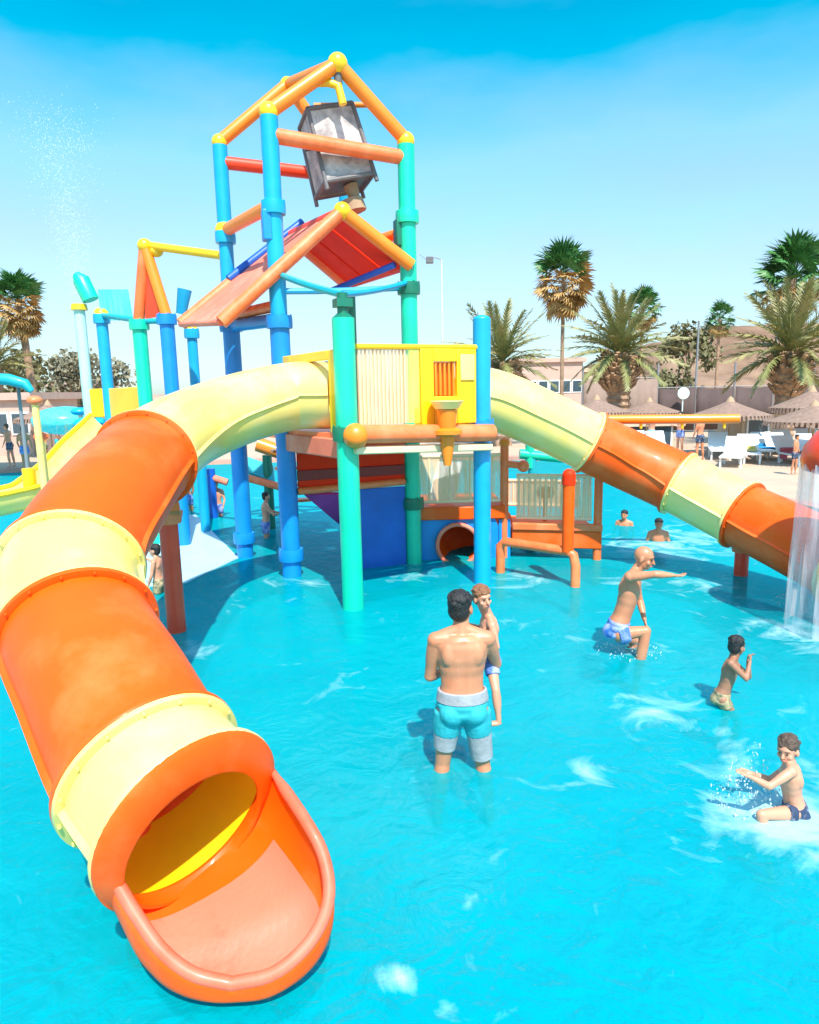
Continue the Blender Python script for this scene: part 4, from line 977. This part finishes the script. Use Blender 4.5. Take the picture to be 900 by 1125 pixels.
for sgn in (0, n):
    mb = MB(); mb.tube([Vector(vs[j * q + sgn]) for j in range(len(fr3))], .045, 8); obj('rolled_edge', mb, 'yellow', fl)
for px, Y in ((33, 12.1), (100, 13.6)):
    p = AT(px, 530 if px < 60 else 480, Y); mb = MB(); mb.tube([Vector((p.x, p.y, -.45)), Vector((p.x, p.y, p.z + (.25 if px < 60 else -.3)))], .11, 12); obj('support_post', mb, 'yellow', fl)
# beige posts with bell heads among the left toys
for i, (px, pt, Y, lb) in enumerate([(38, 440, 11.5, 'thin cream pole beside the yellow flume post'), (45, 480, 11.8, 'short cream pole right of the yellow flume post')]):
    p = AT(px, pt, Y); root = empty('water_pole', (p.x, p.y, 0), lb, 'water toy', 'thin cream water poles'); mb = MB(); mb.tube([(p.x, p.y, -.45), (p.x, p.y, p.z)], .055, 10); obj('pole', mb, 'cream', root)
    mb = MB(); mb.sph(p, (.12, .12, .08)); obj('cap', mb, 'salmon', root)
for i, (px, py, Y, w1, mt, lb) in enumerate([(100, 466, 17, .42, 'teal', 'turquoise mushroom fountain beside the tube slide'), (72, 462, 20, .9, 'tpane', 'wide pale turquoise mushroom fountain in the left pool'), (88, 452, 19, .25, 'blue', 'small blue ball fountain near the spray pole'),
        (86, 481, 15.5, .22, 'redpost', 'small orange ball fountain above the yellow flume')]):
    p = AT(px, py, Y); root = empty('fountain', (p.x, p.y, 0), lb, 'fountain'); mb = MB(); mb.tube([(p.x, p.y, -.45), (p.x, p.y, p.z)], .06, 10); obj('stem', mb, 'clearbar', root)
    mb = MB(); mb.sph(p, (w1, w1, w1 * .45), 20, 12); obj('head', mb, mt, root)
# blue beams / teal deck behind slide (x 200-310)
t3 = empty('teal_play_frame', (-3.2, 14.2, 0), 'teal and blue low play frame seen beneath the cream slide tube', 'play structure')
for px, Y, pt, m_ in ((226, 16, 515, 'navy'), (262, 15, 490, 'blue2'), (290, 14.5, 500, 'dgreen')):
    p = base2(px, Y); zt = AT(px, pt, Y).z; mb = MB(); mb.tube([Z(p, -.45), Z(p, zt)], .1, 12); obj('post', mb, m_, t3)
mb = MB(); mb.slab([AT(258, 498, 14.8), AT(300, 512, 14.6), AT(302, 530, 14.4), AT(262, 516, 14.6)], .1); obj('chute', mb, 'teal', t3)
mb = MB(); mb.tube([AT(268, 524, 14.4), AT(312, 536, 14.3)], .08, 10); obj('pipe', mb, 'salmon', t3)
mb = MB(); mb.tube([AT(283, 488, 15), AT(312, 498, 15)], .16, 12); obj('pipe', mb, 'yellow_o', t3)
mb = MB(); mb.tube([AT(225, 522, 16), AT(250, 530, 16)], .08, 10); obj('pipe', mb, 'pink', t3)

# ------------------------------------------------------------------ red dome with a curtain of water at the right edge
dc = AT(942, 497, 7.6)
dm = empty('water_mushroom', (dc.x, dc.y, 0), 'red orange mushroom dome cut by the right edge, water falling off it', 'fountain')
mb = MB(); mb.lathe([(.02, .36), (.2, .34), (.4, .23), (.52, .06), (.55, -.1), (.52, -.2), (.4, -.24), (.1, -.2)], dc, 32); obj('dome', mb, 'redpost', dm)
mb = MB(); mb.tube([Z(dc, -.45), Z(dc, dc.z - .2)], .12, 14); obj('stem', mb, 'redpost', dm)
mb = MB(); nn = 96; R0 = .53; vs = []
for j in range(15):
    for i in range(nn):
        a = 2 * PI * i / nn; t = j / 14; r = R0 + .05 * t + .015 * math.sin(a * 17 + t * 3) + .008 * math.sin(a * 41 - t * 5); vs.append((dc.x + math.cos(a) * r, dc.y + math.sin(a) * r, (dc.z - .12) * (1 - t) + .005))
mb.add(vs, [(j * nn + i, j * nn + (i + 1) % nn, (j + 1) * nn + (i + 1) % nn, (j + 1) * nn + i) for j in range(14) for i in range(nn)])
tag(obj('water_curtain', mb, 'curtain'), 'sheet of falling water under the red dome at the right edge', 'water', kind='stuff')
# ------------------------------------------------------------------ people
def ell(mb, c, r, X, Yv, Zv, seg=14, rings=10):
    rot = Matrix((X, Yv, Zv)).transposed(); mb.sph(c, r, seg, rings, rot)
def cap(mb, a, b, ra, rb, n=4, bulge=0.0):
    a = Vector(a); b = Vector(b); L = (b - a).length; k = max(2, int(L / (min(ra, rb) * .7)) + 1); pts = []; rs = []
    for i in range(k + 1):
        t = i / k; pts.append(a.lerp(b, t)); rs.append(ra + (rb - ra) * t + bulge * math.sin(PI * min(1, t * 1.35)) * (1 if t < .74 else 0))
    mb.tube(pts, rs, 12); mb.sph(a, ra, 12, 8); mb.sph(b, rb, 12, 8)
DG = None
def fuse(name, mb, material, root, voxel, smooth=3):
    o = obj(name, mb, material, root); md = o.modifiers.new('r', 'REMESH'); md.mode = 'VOXEL'; md.voxel_size = voxel; md.use_smooth_shade = True
    s_ = o.modifiers.new('s', 'SMOOTH'); s_.iterations = smooth; s_.factor = .5
    dg = bpy.context.evaluated_depsgraph_get(); dg.update(); me = bpy.data.meshes.new_from_object(o.evaluated_get(dg))
    me.name = name; o.modifiers.clear(); o.data = me
    me.polygons.foreach_set('use_smooth', [True] * len(me.polygons)); return o
def hand(mb, wr, d, nrm, side, s, curl=.35, spread=.08):
    # palm, four unequal fingers with two bends and a thumb leaving the side of the palm
    d = d.normalized(); nrm = (nrm - d * nrm.dot(d)).normalized(); w = d.cross(nrm) * side
    pc = wr + d * .045 * s; ell(mb, pc, (.038 * s, .052 * s, .015 * s), w.normalized(), d, w.normalized().cross(d))
    for i, (off, ln) in enumerate(((-.027, .062), (-.009, .075), (.010, .070), (.027, .054))):
        p = wr + d * .085 * s + w * off * s; dd = (d + w * off * spread * 40 * .1).normalized(); q = p
        for j, f in enumerate((.45, .32, .23)):
            a = curl * (j + .6); e = q + (dd * math.cos(a) - nrm * math.sin(a)) * ln * f * s; r = (.0095 - .001 * j) * s; cap(mb, q, e, r, r * .93); q = e
    tb = wr + d * .028 * s - w * .032 * s; t1 = tb + (d * .7 - w * .75 - nrm * .25).normalized() * .034 * s; t2 = t1 + (d * .9 - w * .3 - nrm * .35).normalized() * .028 * s
    cap(mb, tb, t1, .013 * s, .011 * s); cap(mb, t1, t2, .011 * s, .009 * s)
def person(label, J, s=1.0, skin='skinA', hair=None, hs=1.0, face=(0, -1, 0), shorts='shortd', group=None, voxel=.008, cat='person', hand_curl=.35, hem=.45, fold=None, bulk=1.0, root_at=None):
    """J: world joints pel, nek, hed, shL/R elL/R wrL/R hiL/R knL/R anL/R (metres)."""
    J = {k_: Vector(v) for k_, v in J.items()}
    if 'sitting in the splash' in label: J = {k_: v - Vector((0, 0, .045)) for k_, v in J.items()}
    foot = (J['anL'] + J['anR']) / 2; rt = root_at or Vector((foot.x, foot.y, min(J['anL'].z, J['anR'].z) - .07 * s))
    root = empty('person', rt, label, cat, group)
    X = (J['shR'] - J['shL']).normalized(); sp = (J['nek'] - J['pel']).normalized(); X = (X - sp * X.dot(sp)).normalized(); Fw = sp.cross(X).normalized()
    # X to the figure's right, Fw forward when the figure faces +Y
    mb = MB(); b = bulk
    L = (J['nek'] - J['pel']).length
    tab = ((-.16, .115, .085, 0), (-.06, .158, .112, -.004), (.06, .160, .112, -.004), (.24, .140, .098, .008), (.38, .142, .100, .012), (.52, .155, .108, .010), (.66, .168, .114, .004), (.80, .170, .108, -.004), (.90, .150, .092, -.008), (.97, .100, .070, -.006))
    pv = []; pf_ = []; nr = 24; K = 40
    for q_ in range(K + 1):
        tt = tab[0][0] + (tab[-1][0] - tab[0][0]) * q_ / K; w0 = 0
        while w0 < len(tab) - 2 and tab[w0 + 1][0] < tt: w0 += 1
        A_, B_ = tab[w0], tab[w0 + 1]; z_ = sm(0, 1, (tt - A_[0]) / (B_[0] - A_[0])); v_ = [A_[i_] + (B_[i_] - A_[i_]) * z_ for i_ in range(4)]
        c = J['pel'] + sp * (L * tt) + Fw * v_[3] * s
        for i_ in range(nr):
            a_ = 2 * PI * i_ / nr; back = .010 * math.exp(-(math.cos(a_) / .16) ** 2) if math.sin(a_) < 0 else .004 * math.exp(-(math.cos(a_) / .14) ** 2)
            pv.append(c + X * (math.cos(a_) * v_[1] * s * b) + Fw * (math.sin(a_) * (v_[2] * b - back * (1 if .05 < tt < .9 else 0)) * s))
    for q_ in range(K): pf_ += [(q_ * nr + i_, q_ * nr + (i_ + 1) % nr, (q_ + 1) * nr + (i_ + 1) % nr, (q_ + 1) * nr + i_) for i_ in range(nr)]
    pf_ += [tuple(range(nr - 1, -1, -1)), tuple(range(K * nr, (K + 1) * nr))]
    mb.add(pv, pf_)
    for S_, sg in (('L', -1), ('R', 1)):
        sh, el, wr, hi, kn, an = [J[k_ + S_] for k_ in ('sh', 'el', 'wr', 'hi', 'kn', 'an')]
        cap(mb, J['pel'] + sp * L * .9 + X * sg * .07 * s, sh, .062 * s * b, .056 * s * b)
        cap(mb, J['nek'] + sp * .02 * s, sh + sp * .012 * s, .046 * s, .044 * s)
        ell(mb, J['pel'] + sp * L * .72 + X * sg * .088 * s - Fw * .062 * s, (.062 * s, .048 * s, .095 * s), X, Fw, sp)       # shoulder blade
        ell(mb, J['pel'] + sp * L * .72 + X * sg * .075 * s + Fw * .06 * s, (.07 * s, .045 * s, .06 * s), X, Fw, sp)       # chest
        ell(mb, J['pel'] - sp * .06 * s + X * sg * .075 * s - Fw * .05 * s, (.078 * s * b, .075 * s, .085 * s), X, Fw, sp)   # seat
        cap(mb, sh, el, .050 * s * b, .037 * s * b, bulge=.006 * s); cap(mb, el, wr, .039 * s * b, .026 * s, bulge=.005 * s)
        hd = (wr - el).normalized(); nv = Fw if abs(hd.dot(Fw)) < .8 else sp
        hand(mb, wr, hd, -nv, sg, s * .97, hand_curl)
        cap(mb, hi, kn, .084 * s * b, .053 * s * b); cap(mb, kn, an, .052 * s, .034 * s, bulge=.012 * s)
        ell(mb, an + Fw * .07 * s - Vector((0, 0, .035 * s)), (.042 * s, .115 * s, .032 * s), X, Vector((Fw.x, Fw.y, 0)).normalized() if Vector((Fw.x, Fw.y, 0)).length > .1 else Fw, Vector((0, 0, 1)))
    # head
    h = J['hed']; f = Vector(face).normalized(); up = Vector((0, 0, 1)) * .75 + (h - J['nek']).normalized() * .25; up = (up - f * up.dot(f)).normalized(); rx_ = f.cross(up)
    k_ = s * hs
    cap(mb, J['nek'] - sp * .03 * s, h - up * .06 * k_ - f * .01 * k_, .062 * s * (1 + (hs - 1) * .5), .053 * k_)
    H = lambda x, y, z: h + rx_ * x * k_ + f * y * k_ + up * z * k_
    ell(mb, H(0, -.012, .025), (.076 * k_, .095 * k_, .090 * k_), rx_, f, up)
    ell(mb, H(0, .018, -.045), (.058 * k_, .068 * k_, .072 * k_), rx_, f, up)
    ell(mb, H(0, .055, -.088), (.026 * k_, .022 * k_, .02 * k_), rx_, f, up)
    cap(mb, H(0, .082, .012), H(0, .104, -.028), .009 * k_, .014 * k_)
    ell(mb, H(0, .070, .032), (.052 * k_, .018 * k_, .012 * k_), rx_, f, up)
    for sg in (-1, 1):
        ell(mb, H(sg * .079, -.01, -.012), (.010 * k_, .022 * k_, .034 * k_), rx_, f, up); ell(mb, H(sg * .04, .055, -.028), (.024 * k_, .024 * k_, .024 * k_), rx_, f, up)
    body = fuse('body', mb, skin, root, voxel)
    if voxel < .02:
        for sg in (-1, 1):
            mb = MB(); mb.sph(H(sg * .031, .080, .005), (.0075 * k_,) * 3, 10, 8); obj('eye', mb, 'eye', root)
            mb = MB(); mb.tube([H(sg * .014, .092, .030), H(sg * .032, .089, .035), H(sg * .052, .076, .028)], .003 * k_, 6); obj('eyebrow', mb, hair or 'hairbr', root)
        mb = MB(); ell(mb, H(0, .088, -.058), (.024 * k_, .010 * k_, .008 * k_), rx_, f, up); obj('mouth', mb, 'lip', root)
    if hair:
        mb = MB(); rnd = random.Random(len(label))
        ell(mb, H(0, -.022, .042), (.083 * k_, .098 * k_, .086 * k_), rx_, f, up); ell(mb, H(0, -.045, -.01), (.078 * k_, .066 * k_, .078 * k_), rx_, f, up)
        for i in range(60):
            a = rnd.uniform(0, 2 * PI); e = rnd.uniform(.1, 1.45); v = Vector((math.cos(a) * math.cos(e), math.sin(a) * math.cos(e) - .25, math.sin(e) + .15)); ell(mb, H(v.x * .082, v.y * .095, .035 + v.z * .078), (.017 * k_, .017 * k_, .014 * k_), rx_, f, up, 6, 5)
        fuse('hair', mb, hair, root, max(.007, voxel), 1)
    # swim shorts, a separate garment a little outside the body
    if shorts:
        mb = MB()
        for t, rx, ry in ((-.12, .172, .128), (-.02, .178, .13), (.07, .170, .124)):
            ell(mb, J['pel'] + sp * (L * t), (rx * s * b, ry * s * b, .07 * s), X, Fw, sp)
        for S_, sg in (('L', -1), ('R', 1)):
            hi, kn = J['hi' + S_], J['kn' + S_]; ell(mb, J['pel'] - sp * .06 * s + X * sg * .075 * s - Fw * .055 * s, (.088 * s * b, .083 * s, .09 * s), X, Fw, sp)
            e = hi.lerp(kn, hem); pts = [hi, hi.lerp(e, .5), e]; mb.tube(pts, [.10 * s * b, .098 * s * b, (.096 - .03 * hem) * s * b + .006], 16)
        fuse('swim_shorts', mb, shorts, root, max(.009, voxel), 2)
    return root
def jt(x, y, Y): return AT(x, y, Y)

# man seen from behind, knee deep, child on his right arm
mx, my = .36, 4.78
def MP(x, y, z): return Vector((mx + x, my + y, z - .45))
JM = dict(pel=MP(0, 0, 1.0), nek=MP(0, .03, 1.53), hed=MP(.0, .07, 1.70), shL=MP(-.19, .02, 1.47), shR=MP(.19, .03, 1.47), elL=MP(-.235, .08, 1.17), wrL=MP(-.12, .28, 1.12),
          elR=MP(.27, .17, 1.22), wrR=MP(.20, .38, 1.14), hiL=MP(-.10, 0, .93), hiR=MP(.10, 0, .93), knL=MP(-.15, .03, .51), knR=MP(.15, .03, .50), anL=MP(-.19, -.02, .09), anR=MP(.20, -.03, .09))
man = person('man seen from behind in turquoise and grey swim shorts holding a child', JM, 1.06, 'skinA', 'hairb', 1.0, (.42, .9, .05), 'shortt', None, .008, hem=.42, bulk=1.05)
mb = MB()   # lower grey legs and waist of the two-colour shorts
for S_ in 'LR':
    a = JM['hi' + S_].lerp(JM['kn' + S_], .40); e = JM['hi' + S_].lerp(JM['kn' + S_], .70 if S_ == 'L' else .88); mb.tube([a, a.lerp(e, .5), e], [.096, .090, .084], 20)
obj('shorts_leg_panel', mb, 'shortg', man)
mb = MB(); c = JM['pel']
mb.lathe([(.1, 0)], c, 4) if 0 else None
vs = []; n_ = 32
for z, r in ((.02, .176), (.026, .184), (.10, .172), (.106, .155)): vs += [c + Vector((math.cos(2 * PI * i / n_) * r * 1.05, math.sin(2 * PI * i / n_) * r * .76, z)) for i in range(n_)]
mb.add(vs, [(j * n_ + i, j * n_ + (i + 1) % n_, (j + 1) * n_ + (i + 1) % n_, (j + 1) * n_ + i) for j in range(3) for i in range(n_)]); obj('waistband', mb, 'shortg', man)
# child in his arm
CX, CY = .595, 5.0
def CP(x, y, z): return Vector((CX + x, CY + y, z))
person('small auburn haired child carried on the right arm of the man', dict(pel=CP(0, .05, .80), nek=CP(-.01, .03, 1.12), hed=AT(530, 657, 5.0), shL=CP(.0, -.08, 1.08), shR=CP(-.02, .16, 1.08), elL=CP(.03, -.13, .93), wrL=CP(-.10, -.06, .86),
       elR=CP(-.05, .22, .95), wrR=CP(-.16, .2, 1.0), hiL=CP(.0, -.02, .76), hiR=CP(0, .11, .76), knL=CP(.02, -.15, .60), knR=CP(-.12, .28, .62), anL=CP(.04, -.17, .37), anR=CP(-.12, .3, .36)),
       .60, 'skinB', 'hairr', 1.30, (.45, -.85, -.05), 'shortb', None, .0065, root_at=CP(0, .05, .70))
# bald man leaning forward
Yb = 7.05
person('bald man in blue patterned trunks stooping with one arm stretched out', dict(pel=jt(679, 688, Yb), nek=jt(698, 628, Yb), hed=jt(708, 613, Yb - .03), shR=jt(692, 634, Yb - .19), shL=jt(697, 633, Yb + .19),
       elR=jt(720, 631, Yb - .30), wrR=jt(738, 632, Yb - .30), elL=jt(703, 660, Yb + .22), wrL=jt(708, 680, Yb + .06), hiR=jt(681, 697, Yb - .10), hiL=jt(681, 697, Yb + .10),
       knR=jt(710, 693, Yb - .16), knL=jt(700, 704, Yb + .16), anR=Vector((jt(698, 720, Yb - .16).x, Yb - .16, -.38)), anL=Vector((jt(680, 720, Yb + .12).x, Yb + .2, -.38))),
       .98, 'skinA', None, 1.08, (.85, -.5, -.25), 'shortb', None, .008, hem=.40)
# boy with black hair, hand to his face
Yc = 5.76
person('thin boy with black hair holding a hand to his face', dict(pel=jt(793, 764, Yc), nek=jt(806, 724, Yc), hed=jt(810, 710, Yc), shR=jt(803, 729, Yc - .12), shL=jt(806, 728, Yc + .12),
       elR=jt(820, 746, Yc - .17), wrR=jt(824, 727, Yc - .10), elL=jt(823, 744, Yc + .12), wrL=jt(822, 726, Yc + .05), hiR=jt(794, 769, Yc - .06), hiL=jt(794, 769, Yc + .06),
       knR=Vector((jt(808, 790, Yc).x, Yc - .07, -.14)), knL=Vector((jt(802, 790, Yc).x, Yc + .08, -.16)), anR=Vector((jt(797, 790, Yc).x, Yc - .08, -.40)), anL=Vector((jt(795, 790, Yc).x, Yc + .1, -.40))),
       .60, 'skinC', 'hairb', 1.28, (.75, .35, -.1), 'shorto', None, .0065, hem=.3, hand_curl=.6)
# boy at lower right, sitting in the splash
Yd = 4.2
person('boy with short brown hair sitting in the splash with arms stretched', dict(pel=jt(874, 880, Yd), nek=jt(868, 832, Yd), hed=jt(866, 817, Yd), shL=jt(870, 841, Yd - .12), shR=jt(866, 839, Yd + .12),
       elL=jt(846, 857, Yd - .15), wrL=jt(824, 846, Yd - .13), elR=jt(846, 850, Yd + .13), wrR=jt(826, 843, Yd + .12), hiL=jt(872, 886, Yd - .06), hiR=jt(872, 886, Yd + .06),
       knL=jt(837, 888, Yd - .10), knR=jt(839, 884, Yd + .12), anL=Vector((jt(842, 890, Yd).x, Yd - .12, -.36)), anR=Vector((jt(842, 890, Yd).x, Yd + .12, -.36))),
       .62, 'skinB', 'hairbr', 1.25, (-.75, -.62, -.12), 'shortd', None, .0065, hem=.22, hand_curl=.15)
# generic standing / wading figure
def stander(x, y, z0, H, yaw, label, skin, hair, shorts, group=None, arm=0, voxel=.02, hs=1.0, lower=0):
    s = H / 1.75; c, q = math.cos(yaw), math.sin(yaw)
    def W(a, b, h): return Vector((x + (a * c - b * q) * s, y + (a * q + b * c) * s, z0 + h * s - lower))
    J = dict(pel=W(0, 0, .95), nek=W(0, .02, 1.48), hed=W(0, .05, 1.64), shL=W(-.19, 0, 1.42), shR=W(.19, 0, 1.42), elL=W(-.26, .03, 1.14), wrL=W(-.24, .14, .9), elR=W(.27, .03, 1.14), wrR=W(.25, .12, .9),
             hiL=W(-.09, 0, .88), hiR=W(.09, 0, .88), knL=W(-.11, .04, .48), knR=W(.12, -.03, .48), anL=W(-.12, 0, .08), anR=W(.15, -.06, .08))
    if arm == 1: J['elR'] = W(.3, .22, 1.3); J['wrR'] = W(.3, .45, 1.4)
    if arm == 2: J['elL'] = W(-.3, .2, 1.2); J['wrL'] = W(-.1, .35, 1.2); J['elR'] = W(.3, .2, 1.2); J['wrR'] = W(.1, .35, 1.2)
    return person(label, J, s, skin, hair, hs, (-q, c, 0), shorts, group, voxel)
stander(-3.66, 9.75, -.45, 1.15, 1.45, 'dark haired child wading beside the red support post', 'skinB', 'hairb', 'shorto', None, 1, .012, 1.2)
p = G(686, 577); stander(p.x, p.y, -.45, 1.3, 2.6, 'bather low in the water behind the pipe frame, head and shoulders showing', 'skinA', 'hairb', 'shortd', None, 0, .016, 1.15, .55)
p = G(723, 594); stander(p.x, p.y, -.45, 1.35, 2.9, 'dark haired bather low in the water under the right slide', 'skinA', 'hairb', 'shortd', None, 0, .016, 1.15, .50)
crowd = [(24, 26, 1.7, 'skinA', 'hairb', 'shortb', 'bather in blue trunks at the far left pool edge'), (8, 28, 1.75, 'skinB', 'hairbr', 'shortd', 'bather in dark trunks at the extreme left of the deck'),
         (46, 29, 1.6, 'skinA', 'hairr', 'shorto', 'auburn haired bather in olive trunks on the left deck'), (62, 30.5, 1.7, 'skinC', 'hairb', 'shortt', 'tanned bather in turquoise trunks on the left deck'),
         (770, 25, 1.65, 'skinA', 'hairbr', 'shortd', 'bather in dark trunks on the sandy deck beyond the right slide'), (748, 27.5, 1.7, 'skinB', 'hairb', 'shortb', 'bather in blue trunks near the cream bar hut'),
         (876, 20.5, 1.2, 'skinA', 'hairb', 'shortd', 'dark haired child sitting low by the loungers beside the red dome'), (716, 29, 1.6, 'skinB', 'hairr', 'shortt', 'auburn haired bather in turquoise trunks beyond the orange slide')]
for i, (px, Y, H, sk, ha, shs, lb) in enumerate(crowd):
    p = AT(px, 470, Y); stander(p.x, p.y, GZ, H, i * 1.7, lb, sk, ha, shs, None, i % 3, .03)
for i, (px, py, Y) in enumerate([(205, 0, 17), (238, 0, 16.2), (290, 0, 13.6)]):
    p = AT(px, 540, Y); stander(p.x, p.y, -.45, (1.5, 1.3, 1.35)[i], i * 2 + 1, ('bather wading far behind the red support post', 'child wading between the navy and light blue posts', 'child wading between the two thick blue tower posts')[i], ('skinA', 'skinB', 'skinB')[i], 'hairb', 'shortb', None, i, .02)

# droplets thrown up where the boys splash and where the curtain lands
rnd = random.Random(9)
def splash(name, label, c, rx, ry, h, n):
    mb = MB()
    for i in range(n):
        a = rnd.uniform(0, 2 * PI); q = rnd.random() ** .7; z = h * (1 - q) * rnd.random() ** 1.4 + .01; r = rnd.uniform(.003, .009)
        p = Vector((c.x + math.cos(a) * q * rx, c.y + math.sin(a) * q * ry, z)); st = rnd.uniform(1, 2.2)
        mb.add([p + Vector((r, 0, 0)), p + Vector((-r * .5, r * .87, 0)), p + Vector((-r * .5, -r * .87, 0)), p + Vector((0, 0, r * st)), p + Vector((0, 0, -r * st))], [(0, 1, 3), (1, 2, 3), (2, 0, 3), (1, 0, 4), (2, 1, 4), (0, 2, 4)])
    tag(obj(name, mb, 'drops', smooth=True), label, 'splash', kind='stuff')
M['drops'] = mat('water_drops', (.80, .92, .95), .08, alpha=.75)
splash('water_splash', 'small splash of drops in front of the sitting boy', G(826, 880), .30, .25, .45, 260)
splash('water_splash', 'drops flying where the water curtain lands', G(905, 665), .6, .5, .5, 400)
splash('water_splash', 'light splash around the legs of the stooping bald man', G(690, 716), .35, .3, .18, 140)
